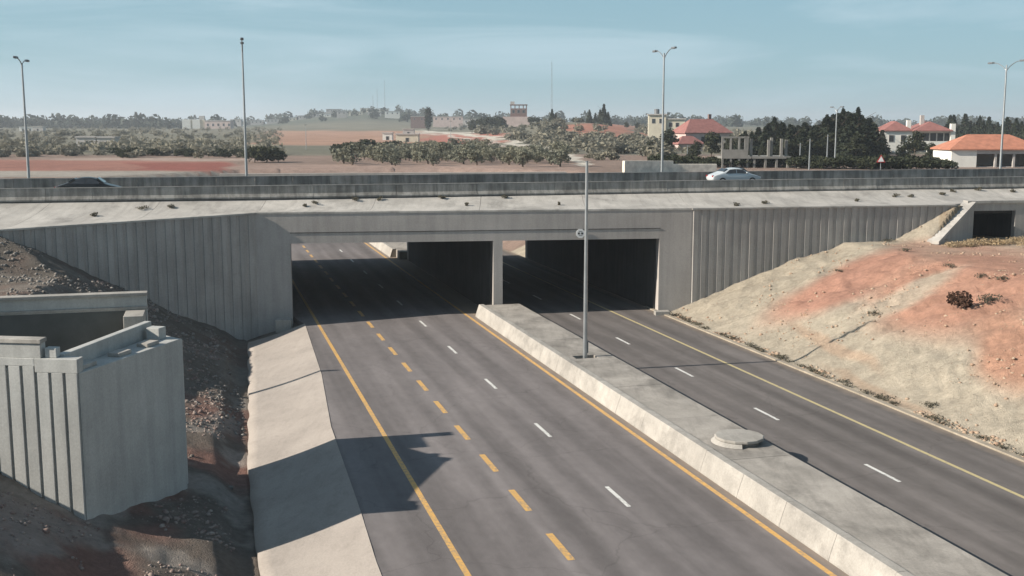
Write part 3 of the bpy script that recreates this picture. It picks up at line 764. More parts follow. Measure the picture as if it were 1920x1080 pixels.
# ------------------------------------------------------------------ box culvert in the right bank
CV = new_empty('box_culvert', (36.8, 85.2, 4.5), math.radians(9), 'dark concrete box culvert mouth with sloping wing wall above the red bank', 'culvert')
def hy(x): return 85.0 + (x - 34.9) * .16
m = MB()
m.prism([(34.5, hy(34.5)), (35.0, hy(35)), (35.0, hy(35) + .6), (34.5, hy(34.5) + .6)], 3.5, 6.9); m.prism([(38.5, hy(38.5)), (46, hy(46)), (46, hy(46) + .6), (38.5, hy(38.5) + .6)], 3.5, 6.9)
m.prism([(34.5, hy(34.5)), (46, hy(46)), (46, hy(46) + .6), (34.5, hy(34.5) + .6)], 6.901, 7.48)
m.build('headwall', 'concrete_ribbed', CV)
m = MB(); m.prism([(34.5, hy(34.5) - .12), (46, hy(46) - .12), (46, hy(46) + .75), (34.5, hy(34.5) + .75)], 7.481, 7.68); m.build('coping', 'concrete_apron', CV)
m = MB(); m.prism([(34.5, 85.55), (34.99, 85.65), (34.99, 91), (34.5, 91)], 3.5, 6.9); m.prism([(38.51, 86.2), (38.9, 86.2), (38.9, 91), (38.51, 91)], 3.5, 6.9)
m.prism([(35.0, 90.6), (38.5, 90.6), (38.5, 91), (35.0, 91)], 3.5, 6.9); m.prism([(35.0, 85.65), (38.5, 86.2), (38.5, 90.6), (35.0, 90.6)], 6.65, 6.9)
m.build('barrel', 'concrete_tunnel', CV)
m = MB(); m.prism([(30.7, 81.7), (31.05, 81.35), (35.0, 84.8), (34.4, 85.0)], 3.4, [4.75, 4.75, 7.4, 7.4]); m.build('wing_wall', 'concrete_ribbed', CV)
m = MB(); m.prism([(30.45, 81.85), (31.1, 81.25), (35.08, 84.75), (34.3, 85.2)], [4.752, 4.752, 7.42, 7.42], [4.95, 4.95, 7.62, 7.62]); m.build('wing_coping', 'concrete_apron', CV)

# ------------------------------------------------------------------ cars on the highway
def car(name, loc, rz, paint_, label, facing=1):
    e = new_empty(name, loc, rz, label, 'car')
    L2 = 2.25
    st = [(-2.25, .42, .62, .72, .62), (-2.18, .30, .80, .80, .80), (-1.75, .22, .93, .87, .93), (-1.3, .2, .98, .89, 1.10), (-.75, .2, .99, .90, 1.40), (-.1, .2, .98, .90, 1.46), (.5, .2, .96, .90, 1.42), (1.05, .2, .93, .89, 1.05), (1.35, .21, .90, .88, .90), (1.9, .25, .80, .84, .80), (2.18, .32, .66, .76, .66), (2.25, .42, .58, .66, .58)]
    m = MB(); vs = []; n = 9
    for x, zb, zbelt, hwid, zr in st:
        roof = max(zr, zbelt); g = min(1, max(0, (roof - zbelt) / .4)); rw = hwid * (1 - .26 * g)
        vs += [(x, -hwid * .86, zb), (x, -hwid, zb + .18), (x, -hwid, zbelt - .06), (x, -rw - .02, roof - .06 * g), (x, -rw * .55, roof + .015), (x, rw * .55, roof + .015), (x, rw + .02, roof - .06 * g), (x, hwid, zbelt - .06), (x, hwid, zb + .18)]
        vs.append((x, hwid * .86, zb))
    n = 10; fs = [(i * n + j, i * n + (j + 1) % n, i * n + n + (j + 1) % n, i * n + n + j)[::-1] for i in range(len(st) - 1) for j in range(n)]
    fs += [tuple(range(n)), tuple(reversed(range((len(st) - 1) * n, len(st) * n)))]
    m.add(vs, fs); bo = m.build('body', paint_, e, world=False, smooth=True)
    sb = bo.modifiers.new('sub', 'SUBSURF'); sb.levels = 1; sb.render_levels = 2
    for sgn in (-1, 1):
        for pts in ([(-1.12, .99), (-.12, 1.0), (-.12, 1.35), (-.68, 1.31)], [(-.06, 1.0), (.92, .98), (.50, 1.30), (-.06, 1.35)]):
            m = MB(); P = []
            for x, z in pts: g = (z - .95) / .45; P.append((x, sgn * (.905 - .225 * g), z))
            Q = [(p[0], p[1] - sgn * .05, p[2]) for p in P]
            f = [(0, 1, 2, 3), (7, 6, 5, 4)] + [((i + 1) % 4, i, 4 + i, 4 + (i + 1) % 4) for i in range(4)]
            m.add(P + Q, f); m.build('side_window', 'dark_pane', e, world=False)
        for x in (-1.38, 1.36):
            m = MB(); m.tube((x, sgn * .66, .32), (x, sgn * .9, .32), .32, .32, 20); w = m.build('wheel', 'tyre', e, world=False)
            m = MB(); m.tube((x, sgn * .88, .32), (x, sgn * .915, .32), .2, .19, 14); m.build('rim', 'rim', w, world=False)
        m = MB(); m.box(2.0, 2.2, sgn * .62 - .13, sgn * .62 + .13, .58, .68); m.build('headlight', 'lamp_lens', e, world=False)
        m = MB(); m.box(-2.23, -2.1, sgn * .62 - .12, sgn * .62 + .12, .68, .82); m.build('tail_light', 'tail_lens', e, world=False)
        m = MB(); m.box(.78, .92, sgn * .93 - .09, sgn * .93 + .09, .98, 1.1); m.build('wing_mirror', paint_, e, world=False, bevel=.03)
    for pts in ([(.62, 1.39), (1.06, 1.06)], [(-.86, 1.37), (-1.24, 1.13)]):
        m = MB(); (xa, za), (xb, zb) = pts; sg = 1 if xb > xa else -1; o_ = .03 * sg
        m.add([(xa + o_, -.6, za + .03), (xa + o_, .6, za + .03), (xb + o_, .74, zb + .03), (xb + o_, -.74, zb + .03), (xa, -.6, za - .02), (xa, .6, za - .02), (xb, .74, zb - .02), (xb, -.74, zb - .02)], [(0, 1, 2, 3), (7, 6, 5, 4), (0, 4, 5, 1), (1, 5, 6, 2), (2, 6, 7, 3), (3, 7, 4, 0)])
        m.build('windscreen' if sg > 0 else 'rear_window', 'dark_pane', e, world=False)
    return e
def on_highway(px_, b): k = (px_ - 960) / 2122; Y = b / (cH - k * sH); return (k * Y, Y, 8.285)
car('car', on_highway(1378, B2 - 2.2), PH, 'car_white', 'silver white saloon car driving along the highway')
car('car', on_highway(161, B1 + 2.2), PH, 'car_black', 'black saloon car mostly hidden behind the concrete edge barrier')

# ------------------------------------------------------------------ rubble and stones
def rocks(name, n, pick, smin, smax, mat, seed, label, cat='stones'):
    r = np.random.RandomState(seed); base = []
    phi = (1 + 5 ** .5) / 2
    iv = np.array([(-1, phi, 0), (1, phi, 0), (-1, -phi, 0), (1, -phi, 0), (0, -1, phi), (0, 1, phi), (0, -1, -phi), (0, 1, -phi), (phi, 0, -1), (phi, 0, 1), (-phi, 0, -1), (-phi, 0, 1)]) / 1.9
    fi = np.array([(0, 11, 5), (0, 5, 1), (0, 1, 7), (0, 7, 10), (0, 10, 11), (1, 5, 9), (5, 11, 4), (11, 10, 2), (10, 7, 6), (7, 1, 8), (3, 9, 4), (3, 4, 2), (3, 2, 6), (3, 6, 8), (3, 8, 9), (4, 9, 5), (2, 4, 11), (6, 2, 10), (8, 6, 7), (9, 8, 1)])
    P = pick(r, n); z = terrain_h(P[:, 0], P[:, 1])
    sz = smin * (smax / smin) ** (r.rand(len(P)) ** 2.6)
    V = iv[None] * (1 + .45 * (r.rand(len(P), 12, 1) - .5)) * sz[:, None, None] * (np.array([1, 1, .7])[None, None] * (1 + .5 * (r.rand(len(P), 1, 3) - .5)))
    a = r.rand(len(P)) * 6.28; ca, sa = np.cos(a)[:, None], np.sin(a)[:, None]
    x = V[:, :, 0] * ca - V[:, :, 1] * sa; y = V[:, :, 0] * sa + V[:, :, 1] * ca
    V = np.stack([x + P[:, :1], y + P[:, 1:2], V[:, :, 2] + z[:, None] + sz[:, None] * .15], -1).reshape(-1, 3)
    Fc = (fi[None] + 12 * np.arange(len(P))[:, None, None]).reshape(-1, 3)
    me = bpy.data.meshes.new(name); me.vertices.add(len(V)); me.vertices.foreach_set('co', V.ravel())
    me.loops.add(Fc.size); me.loops.foreach_set('vertex_index', Fc.ravel().astype(np.int32)); me.polygons.add(len(Fc)); me.polygons.foreach_set('loop_start', np.arange(0, Fc.size, 3, dtype=np.int32))
    me.update(calc_edges=True); me.materials.append(MATS[mat])
    o = bpy.data.objects.new(name, me); COL.objects.link(o); tag(o, label, cat, kind='stuff')
def qs_pick(q0, q1, s0, s1, clump=.0, seed=0, extra=None):
    def f(r, n):
        out = np.zeros((0, 2))
        while len(out) < n:
            q = q0 + (q1 - q0) * r.rand(n); s = s0 + (s1 - s0) * r.rand(n)
            x = q * cT - s * sT; y = q * sT + s * cT
            k = fbm(x, y, .4, 3, seed) > clump
            if extra is not None: k &= extra(x, y, q, s)
            out = np.concatenate([out, np.stack([x, y], -1)[k]])
        return out[:n]
    return f
def not_abut(x, y, q, s): return (~((y > 34.6) & (y < 45.5) & (x < -12.2 + (y - 41.3) * .26))) & (y < np.interp(x, WALLX, WALLY) - .1)
rocks('rubble', 4200, qs_pick(-6.5, .6, 24, 76, -.05, 3, not_abut), .025, .13, 'rubble_red', 11, 'loose red and pale rubble strewn beside the ditch', 'rubble')
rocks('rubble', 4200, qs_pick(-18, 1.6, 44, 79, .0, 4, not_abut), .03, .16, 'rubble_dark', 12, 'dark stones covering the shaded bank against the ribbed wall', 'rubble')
rocks('stones', 3600, qs_pick(32.6, 58, 34, 78, .02, 5, not_abut), .02, .12, 'rubble_cream', 13, 'small stones scattered over the cream and red cut bank', 'stones')
rocks('stones', 900, qs_pick(31.55, 32.5, 30, 76, -.1, 6, not_abut), .03, .13, 'rubble_cream', 14, 'gravel and clods along the foot of the cut bank', 'gravel')

# ------------------------------------------------------------------ plants
def leaf_mesh(name, mat, pts_fn, n, size, seed, up=.3, aspect=1.0):
    r = np.random.RandomState(seed); P, Nn = pts_fn(r, n)
    n = len(P); d = Nn * .6 + r.normal(size=(n, 3)) * .55 + np.array([0, 0, up]); d /= np.linalg.norm(d, axis=1, keepdims=True) + 1e-9
    a = np.cross(d, r.normal(size=(n, 3))); a /= np.linalg.norm(a, axis=1, keepdims=True) + 1e-9; b = np.cross(d, a)
    s = size * (.55 + .9 * r.rand(n, 1))
    V = np.stack([P - a * s, P - b * s * .5 * aspect, P + a * s, P + b * s * .6 * aspect + d * s * .25], 1).reshape(-1, 3)
    me = bpy.data.meshes.new(name); me.from_pydata(V.tolist(), [], [(4 * i, 4 * i + 1, 4 * i + 2, 4 * i + 3) for i in range(n)]); me.materials.append(MATS[mat]); me.update(); return me
def blobs(lobes):              # lobes: (cx, cy, cz, rx, ry, rz)
    lob = np.array(lobes, float)
    def f(r, n):
        w = lob[:, 3] * lob[:, 4]; k = r.choice(len(lob), n, p=w / w.sum()); d = r.normal(size=(n, 3)); d /= np.linalg.norm(d, axis=1, keepdims=True)
        rad = (.45 + .6 * r.rand(n, 1) ** .5); P = lob[k, :3] + d * rad * lob[k, 3:]
        return P, d
    return f
def cone_pts(h, r0, z0, layers, ragged=.35):
    def f(r, n):
        t = r.rand(n) ** 1.35; lay = np.floor(t * layers) / layers; fr = t * layers % 1
        rad = r0 * (1 - t * .97) * (.55 + .5 * (1 - fr)) * (1 + ragged * (r.rand(n) - .5)); ang = r.rand(n) * 6.28
        ang = np.round(ang * 2.2 + lay * 7) / 2.2 + (r.rand(n) - .5) * .5
        q = r.rand(n) ** .5; P = np.stack([np.cos(ang) * rad * q, np.sin(ang) * rad * q, z0 + (h - z0) * t - .25 * rad * q], -1)
        return P, np.stack([np.cos(ang), np.sin(ang), .2 + 0 * ang], -1)
    return f
def trunk_mesh(name, h, r0, limbs, seed):
    m = MB(); rr_ = random.Random(seed); m.tube((0, 0, -.4), (0, 0, h), r0, r0 * .4, 7)
    for k in range(limbs):
        z = h * rr_.uniform(.35, .9); a = rr_.uniform(0, 6.28); l = h * rr_.uniform(.3, .5)
        m.tube((0, 0, z), (math.cos(a) * l, math.sin(a) * l, z + l * .6), r0 * .45, r0 * .12, 5)
    return m.mesh(name, ['trunk'])
PROTO = {}
def proto_tree(kind, crown, trunk): PROTO.setdefault(kind, []).append((crown, trunk))
for i in range(4):            # pines, height 10
    proto_tree('pine', leaf_mesh('pine_crown', 'leaf_pine', cone_pts(10, 2.7 + .25 * i, .6, 9 + i), 1700, .46, 100 + i, .1), trunk_mesh('pine_trunk', 9.2, .18, 5, i))
for i in range(3):            # rounder, ragged stone pines / cedars, height 10
    r_ = random.Random(i); lob = [(r_.uniform(-1.7, 1.7), r_.uniform(-1.7, 1.7), r_.uniform(2.8, 8.2), r_.uniform(1.0, 1.7), r_.uniform(1.0, 1.7), r_.uniform(.8, 1.4)) for _ in range(13)] + [(0, 0, 8.8, .9, .9, 1.1)]
    proto_tree('broad', leaf_mesh('tree_crown', 'leaf_dark', blobs(lob), 1500, .36, 120 + i), trunk_mesh('tree_trunk', 7, .22, 6, 20 + i))
for i in range(4):            # olives, height 4
    r_ = random.Random(40 + i); lob = [(r_.uniform(-1.3, 1.3), r_.uniform(-1.3, 1.3), r_.uniform(1.0, 3.2), r_.uniform(.6, 1.0), r_.uniform(.6, 1.0), r_.uniform(.45, .8)) for _ in range(10)]
    proto_tree('olive', leaf_mesh('olive_crown', 'leaf_olive', blobs(lob), 620, .22, 140 + i), trunk_mesh('olive_trunk', 2.2, .2, 4, 40 + i))
for i in range(3):            # scrub, height 2.4
    r_ = random.Random(60 + i); lob = [(r_.uniform(-1.2, 1.2), r_.uniform(-1.2, 1.2), r_.uniform(.5, 1.7), r_.uniform(.6, 1.0), r_.uniform(.6, 1.0), r_.uniform(.45, .7)) for _ in range(7)]
    proto_tree('scrub', leaf_mesh('scrub_crown', 'leaf_scrub', blobs(lob), 300, .28, 160 + i), trunk_mesh('scrub_stem', 1.2, .1, 3, 60 + i))
for i in range(2):
    proto_tree('cypress', leaf_mesh('cypress_crown', 'leaf_pine', blobs([(0, 0, 1.5 + k * .85, .95 * math.sin(.5 + 2.5 * k / 10) ** .6, .95 * math.sin(.5 + 2.5 * k / 10) ** .6, .9) for k in range(10)]), 900, .3, 180 + i, .7), trunk_mesh('cypress_trunk', 8, .15, 0, 80 + i))
for i in range(2):
    r_ = random.Random(90 + i); lob = [(r_.uniform(-1.5, 1.5), r_.uniform(-1.5, 1.5), r_.uniform(.6, 2.2), r_.uniform(.8, 1.2), r_.uniform(.8, 1.2), r_.uniform(.6, .9)) for _ in range(10)]
    proto_tree('bush', leaf_mesh('bush_crown', 'leaf_dark', blobs(lob), 700, .3, 190 + i), trunk_mesh('bush_stem', 1.4, .12, 4, 90 + i))
PH_ = {'pine': 10, 'broad': 9.8, 'olive': 3.8, 'scrub': 2.3, 'cypress': 10, 'bush': 2.9}
RT = random.Random(77)
def plant(kind, name, x, y, h, label, cat, group, wide=1.0, z=None):
    cr, tk = RT.choice(PROTO[kind]); s = h / PH_[kind]
    if z is None: z = th(x, y)
    e = new_empty(name, (x, y, z - .05), RT.uniform(0, 6.28), label, cat, group)
    fresh(tk, 'trunk', e, sc=(s, s, s)); fresh(cr, 'crown', e, sc=(s * wide, s * wide, s)); return e
# pine wood beyond the highway
env = ([1375, 1400, 1430, 1450, 1490, 1520, 1550, 1580, 1605, 1630, 1655, 1670], [262, 246, 240, 226, 232, 234, 222, 214, 212, 226, 246, 262])
for i in range(96):
    px_ = 1385 + 276 * ((i * .618) % 1); D = 190 + 75 * ((i * .414) % 1)
    x, y, z = at(px_, D); ty = np.interp(px_, *env) + (RT.random() ** 1.4) * 20 - 3
    plant('pine', 'pine_tree', x, y, top_z(ty, D) - z, 'dark green pine in the dense wood behind the unfinished columns', 'tree', 'pines in the dense wood', RT.uniform(1.3, 1.9))
for i in range(34):
    px_ = 1388 + 272 * ((i * .618 + .3) % 1); D = 188 + 22 * ((i * .414) % 1); x, y, z = at(px_, D); ty = np.interp(px_, [1375, 1430, 1600, 1670], [268, 252, 242, 266]) + RT.uniform(0, 24)
    plant('broad', 'evergreen_tree', x, y, top_z(ty, D) - z, 'low dark evergreen at the near edge of the pine wood', 'tree', 'evergreens edging the pine wood', RT.uniform(1.3, 1.8))
for px_, ty in ((1580, 205), (1608, 203), (1550, 216), (1452, 220), (1632, 222)):
    D = 215; x, y, z = at(px_, D); plant('pine', 'pine_tree', x, y, top_z(ty, D) - z, 'tall pointed pine rising above the dense wood', 'tree', 'tall pines above the wood', .9)
for i in range(30):
    px_ = 1775 + 190 * ((i * .618) % 1); D = 300 + 70 * ((i * .377) % 1); x, y, z = at(px_, D)
    plant('pine', 'pine_tree', x, y, top_z(220 + RT.uniform(-6, 14), D) - z, 'green pine in the row behind the orange roofed pavilion', 'tree', 'pines behind the pavilion', RT.uniform(1.1, 1.5))
for px_, ty, D, lab in ((1718, 244, 196, 'large dark tree in front of the red roofed villa'), (1695, 262, 190, 'lower dark tree beside the large tree before the villa'), (1748, 266, 192, 'dark leafy tree between the villa and the pavilion'),
                        (1335, 245, 205, 'broad dark tree in front of the red roofed house'), (1305, 262, 200, 'smaller dark tree at the foot of the red roofed house'), (1257, 240, 225, 'dark tree beside the cream house'),
                        (1372, 252, 215, 'dark tree between the red roofed house and the unfinished columns'), (1218, 262, 215, 'brownish tree left of the cream house behind the stone wall')):
    x, y, z = at(px_, D); plant('broad', 'broadleaf_tree', x, y, top_z(ty, D) - z, lab, 'tree', None, 1.25)
for px_, ty, D in ((1105, 206, 520), (1116, 212, 530), (1132, 196, 520), (1125, 206, 525), (1140, 210, 530), (1035, 205, 520), (1042, 212, 520)):
    x, y, z = at(px_, D); plant('pine', 'skyline_tree', x, y, top_z(ty, D) - z, 'small dark conifer standing on the skyline above the red field', 'tree', 'skyline conifers', 1.2)
for px_, ty, D in ((905, 220, 560), (915, 219, 560), (930, 217, 570), (940, 220, 560), (996, 218, 560), (1010, 219, 570), (1075, 226, 540), (1090, 226, 545), (1175, 228, 560), (1195, 229, 560), (885, 223, 600)):
    x, y, z = at(px_, D); plant('broad', 'round_tree', x, y, max(3, top_z(ty, D) - z), 'dark round tree near the brown block building on the skyline', 'tree', 'round skyline trees', 1.5)
x, y, z = at(803, 700); plant('cypress', 'cypress_tree', x, y, top_z(199, 700) - z, 'tall narrow dark cypress at the end of the track', 'tree', None, 1.6)
for px_, by, ty in ((640, 291, 268), (655, 290, 264), (668, 286, 266), (690, 284, 259), (710, 282, 266), (727, 280, 265), (742, 276, 262)):
    x, y, z = ground(px_, by); plant('bush', 'dark_shrub', x, y, (by - ty) * y / 2122, 'dark bushy shrub at the upper corner of the olive grove', 'shrub', 'dark shrubs by the olive grove', 1.0)
for px_, by, ty, wd in ((478, 305, 276, 1.0), (500, 305, 272, 1.2), (522, 304, 280, 1.0)):
    x, y, z = ground(px_, by); plant('bush', 'dark_shrub', x, y, (by - ty) * y / 2122, 'dark round bush beside the tall lamp post and red earth', 'shrub', 'dark bushes by the lamp post', wd)
for i in range(62):
    px_ = 1232 + 560 * ((i * .618 + .1) % 1); D = 150 + 12 * ((i * .377) % 1); x, y, z = at(px_, D)
    if 1350 < px_ < 1490 and D < 157: D = 163; x, y, z = at(px_, D)
    plant('bush', 'dark_shrub', x, y, max(1.2, top_z(296 + RT.uniform(-8, 8), D) - z), 'dark shrub in the belt between the highway and the pine wood', 'shrub', 'dark shrubs along the far highway edge', RT.uniform(1.0, 1.5))
# olive grove
n = 0
ga = math.radians(24)
cand = []
for i in range(-30, 60):
    for j in range(-10, 50):
        u, v = i * 6.2, j * 6.2
        x = -20 + u * math.cos(ga) - v * math.sin(ga) * .55; y = 150 + u * math.sin(ga) * .4 + v
        if y < 160 or y > 420: continue
        X_, Y_ = to_px(x, y, 7.8)
        lo = np.interp(X_, [630, 700, 800, 900, 1000, 1090], [300, 312, 314, 314, 314, 310]); hi = np.interp(X_, [630, 760, 800, 930, 1000, 1090], [294, 284, 276, 278, 284, 306])
        if 640 < X_ < 1088 and hi < Y_ < lo + 2: cand.append((x, y))
for x, y in cand[:190]:
    plant('olive', 'olive_tree', x + RT.uniform(-.8, .8), y + RT.uniform(-.8, .8), RT.uniform(1.7, 3.4), 'grey green olive tree in the planted grove beside the pale track', 'tree', 'olive grove trees', RT.uniform(1, 1.3))
# scrubland right of the track and left belt
cnt = 0
for i in range(900):
    px_ = RT.uniform(835, 1245); py_ = RT.uniform(228, 303)
    trk = np.interp(px_, [790, 880, 960, 1020, 1062, 1105, 1250], [245, 253, 267, 280, 292, 305, 305])
    if py_ > trk - 4 or (1055 < px_ < 1192 and 230 < py_ < 258 and RT.random() < .93): continue
    if RT.random() > .5: continue
    x, y, z = ground(px_, py_)
    if y > 900: continue
    plant('scrub', 'scrub_bush', x, y, RT.uniform(1.2, 3.2) * (1 if y < 400 else 1.25), 'grey green scrub bush on the slope right of the pale track', 'bush', 'scrub on the slope by the track', RT.uniform(1, 1.4)); cnt += 1
    if cnt >= 145: break
cnt = 0
for i in range(900):
    px_ = RT.uniform(-60, 520); py_ = 247 + 50 * RT.random()
    x, y, z = ground(px_, py_)
    if y > 1000: continue
    plant('scrub', 'scrub_bush', x, y, RT.uniform(1.0, 2.2) * (1 if y < 400 else 1.35), 'grey olive bush in the scrub belt behind the red earth', 'bush', 'scrub belt behind the red earth', RT.uniform(1.1, 1.6)); cnt += 1
    if cnt >= 150: break
for i in range(24):
    px_ = RT.uniform(190, 470); x, y, z = ground(px_, RT.uniform(290, 297))
    plant('bush', 'dark_shrub', x, y, RT.uniform(.8, 1.7), 'dark low shrub in the row bordering the red earth', 'shrub', 'dark shrubs bordering the red earth', 1.1)
# far woods on the hills: one mass
def mass(name, mat, N, place, smin, smax, seed, label, cat, quads=60):
    r = np.random.RandomState(seed)
    lobe = leaf_mesh('tmp', mat, blobs([(0, 0, 2.5, 2.6, 2.6, 2.4), (1.5, .8, 1.6, 2, 2, 1.6), (-1.6, -.5, 1.8, 2, 2, 1.7)]), quads, 1.1, seed)
    base = np.zeros(len(lobe.vertices) * 3); lobe.vertices.foreach_get('co', base); base = base.reshape(-1, 3); bpy.data.meshes.remove(lobe)
    px_, D = place(r, N); N = len(px_); x = (px_ - 960) / 2122 * D; z = terrain_h(x, D); s = smin + (smax - smin) * r.rand(N) ** 2
    an = r.rand(N) * 6.28; ca, sa = np.cos(an)[:, None], np.sin(an)[:, None]
    V = base[None] * s[:, None, None] * (1 + .5 * (r.rand(N, 1, 3) - .5)); V = np.stack([V[:, :, 0] * ca - V[:, :, 1] * sa, V[:, :, 0] * sa + V[:, :, 1] * ca, V[:, :, 2]], -1)
    V = (V + np.stack([x, D, z], -1)[:, None]).reshape(-1, 3); me = bpy.data.meshes.new(name); k = len(V) // 4
    me.vertices.add(len(V)); me.vertices.foreach_set('co', V.ravel()); me.loops.add(k * 4); me.loops.foreach_set('vertex_index', np.arange(k * 4, dtype=np.int32))
    me.polygons.add(k); me.polygons.foreach_set('loop_start', np.arange(0, k * 4, 4, dtype=np.int32)); me.update(calc_edges=True); me.materials.append(MATS[mat])
    o = bpy.data.objects.new(name, me); COL.objects.link(o); tag(o, label, cat, kind='stuff')
def wood_at(r, N):
    p = np.where(r.rand(N) < .45, r.uniform(-350, 340, N), r.uniform(-350, 2300, N)); D = np.where(p < 345, r.uniform(900, 1600, N), r.uniform(1000, 1650, N)); k = ~((p > 470) & (p < 790) & (r.rand(N) < np.where(D < 1250, .72, .3))); return p[k], D[k]
mass('distant_wood', 'leaf_far', 1500, wood_at, .9, 2.3, 5, 'far dark woodland covering the hills below the skyline', 'woodland')
def belt_at(r, N):
    p = r.uniform(-350, 530, N); D = 225 + 700 * r.rand(N) ** 1.6; k = fbm(p / 40, D / 30, 1, 3, 9) > -.12; return p[k], D[k]
mass('scrub_cover', 'leaf_scrub', 1500, belt_at, .18, .55, 6, 'low grey green scrub covering the flat land left of the fields', 'scrub', 36)
def slope_at(r, N):
    p = r.uniform(830, 1420, N); D = 240 + 420 * r.rand(N); pz = far_h((p - 960) / 2122 * D, D); py = 236 + (CZ - pz) * 2122 / D
    trk = np.interp(p, [790, 880, 960, 1020, 1062, 1105, 1250], [245, 253, 267, 280, 292, 305, 305]); k = (py < trk - 5) & ~((p > 1058) & (p < 1190) & (py < 259)); return p[k], D[k]
mass('scrub_cover', 'leaf_scrub', 900, slope_at, .2, .6, 7, 'low grey green scrub covering the slope behind the pale track', 'scrub', 36)

# shrubs, dry grass and weeds near the road
def shrub(name, px_, py_, hgt, mat, n, seed, label, cat, group=None, wide=1.0, pt=None):
    if pt is None:
        pt = march(px_, py_, TS_NEAR)
    r_ = random.Random(seed); lob = [(r_.uniform(-.45, .45) * wide, r_.uniform(-.35, .35) * wide, r_.uniform(.2, .75) * hgt, .35 * wide, .35 * wide, .3 * hgt) for _ in range(6)]
    e = new_empty(name, (pt[0], pt[1], pt[2] - .03), r_.uniform(0, 6.28), label, cat, group)
    fresh(leaf_mesh('foliage', mat, blobs(lob), n, .10 * max(.5, hgt), seed, .4), 'foliage', e)
    fresh(trunk_mesh('stem', hgt * .6, .03, 4, seed), 'stem', e); return e
shrub('dry_shrub', 1802, 578, 1.0, 'leaf_redbrown', 520, 1, 'larger reddish brown dry shrub on the red earth bank', 'shrub', None, 1.15)
shrub('green_shrub', 1856, 567, .55, 'leaf_weed', 320, 2, 'small olive green shrub beside the reddish dry shrub', 'shrub', None, .9)
for i, (px_, py_) in enumerate(((1545, 452), (1578, 508), (1668, 452), (1700, 470), (1782, 500), (1838, 518), (1870, 525), (1640, 590), (1745, 760))):
    shrub('weed_tuft', px_, py_ + 2, .28, 'leaf_weed', 120, 30 + i, 'small low weed growing on the cut earth bank', 'weed', 'weeds on the cut bank', .8)
for i in range(24):
    px_ = 1772 + 170 * ((i * .618) % 1); py_ = 456 + 10 * ((i * .37) % 1)
    shrub('grass_tuft', px_, py_, RT.uniform(.35, .6), 'leaf_dry', 200, 60 + i, 'dry straw coloured grass tuft below the culvert mouth', 'grass', 'dry grass below the culvert', 1.1)
for i in range(46):
    s = 33 + 43 * ((i * .618) % 1); q = 31.62 + .5 * ((i * .41) % 1); x, y = rd(q, s)
    shrub('weed_tuft', 0, 0, RT.uniform(.12, .3), 'leaf_weed', 90, 120 + i, 'low weed tuft along the pale kerb below the bank', 'weed', 'weeds along the kerb', .7, (x, y, th(x, y)))
# dark weed clumps and dirt on the apron
def apron_z(x, y):
    y0 = float(np.interp(x, WX, WYs)) + .5; y1 = bar_y(x, B1) + .35; t = min(1, max(0, (y - y0) / (y1 - y0))); return float(ztop(x)) + .01 + (8.26 - float(ztop(x))) * t ** 2
def apron_pt(px_, py_):
    r = ray(px_, py_); t = .025
    while t < .06:
        x, y, z = r[0] * t, r[1] * t, CZ + r[2] * t
        if y > np.interp(x, WX, WYs) + .5 and z < apron_z(x, y): break
        t *= 1.0015
    return (x, y, apron_z(x, y))
for i, (px_, py_, w_) in enumerate(((262, 392, 1.5), (322, 389, 1.1), (177, 405, .9), (592, 383, 1.1), (665, 376, .9), (713, 376, .8), (828, 374, .9), (948, 371, 1.0), (573, 388, .6), (875, 386, .5), (1048, 385, .4), (1435, 383, 1.0), (1382, 386, .7), (1607, 378, .6), (1678, 369, .9), (1706, 370, .8), (1768, 366, .8), (1787, 360, .8), (1835, 357, 1.0), (1900, 360, .7))):
    shrub('dry_weed', 0, 0, .30, 'leaf_weed', 170, 200 + i, 'dark dry weed clump lying on the pale sloping apron', 'weed', 'weed clumps on the apron', w_ * .52, apron_pt(px_, py_))
for i, (px_, py_) in enumerate(((851, 357), (968, 355))):
    x, y, z = apron_pt(px_, 361); m = MB(); r_ = random.Random(i)
    m.prism([(.3 * math.cos(a) * r_.uniform(.8, 1.1), .25 * math.sin(a) * r_.uniform(.8, 1.1)) for a in [k * .785 for k in range(8)]], -.05, .28)
    o = m.build('concrete_lump', 'concrete_apron', None, world=False, bevel=.06); o.location = (x, y, z); tag(o, 'pale broken concrete lump against the edge barrier foot', 'rubble', 'concrete lumps on the apron')

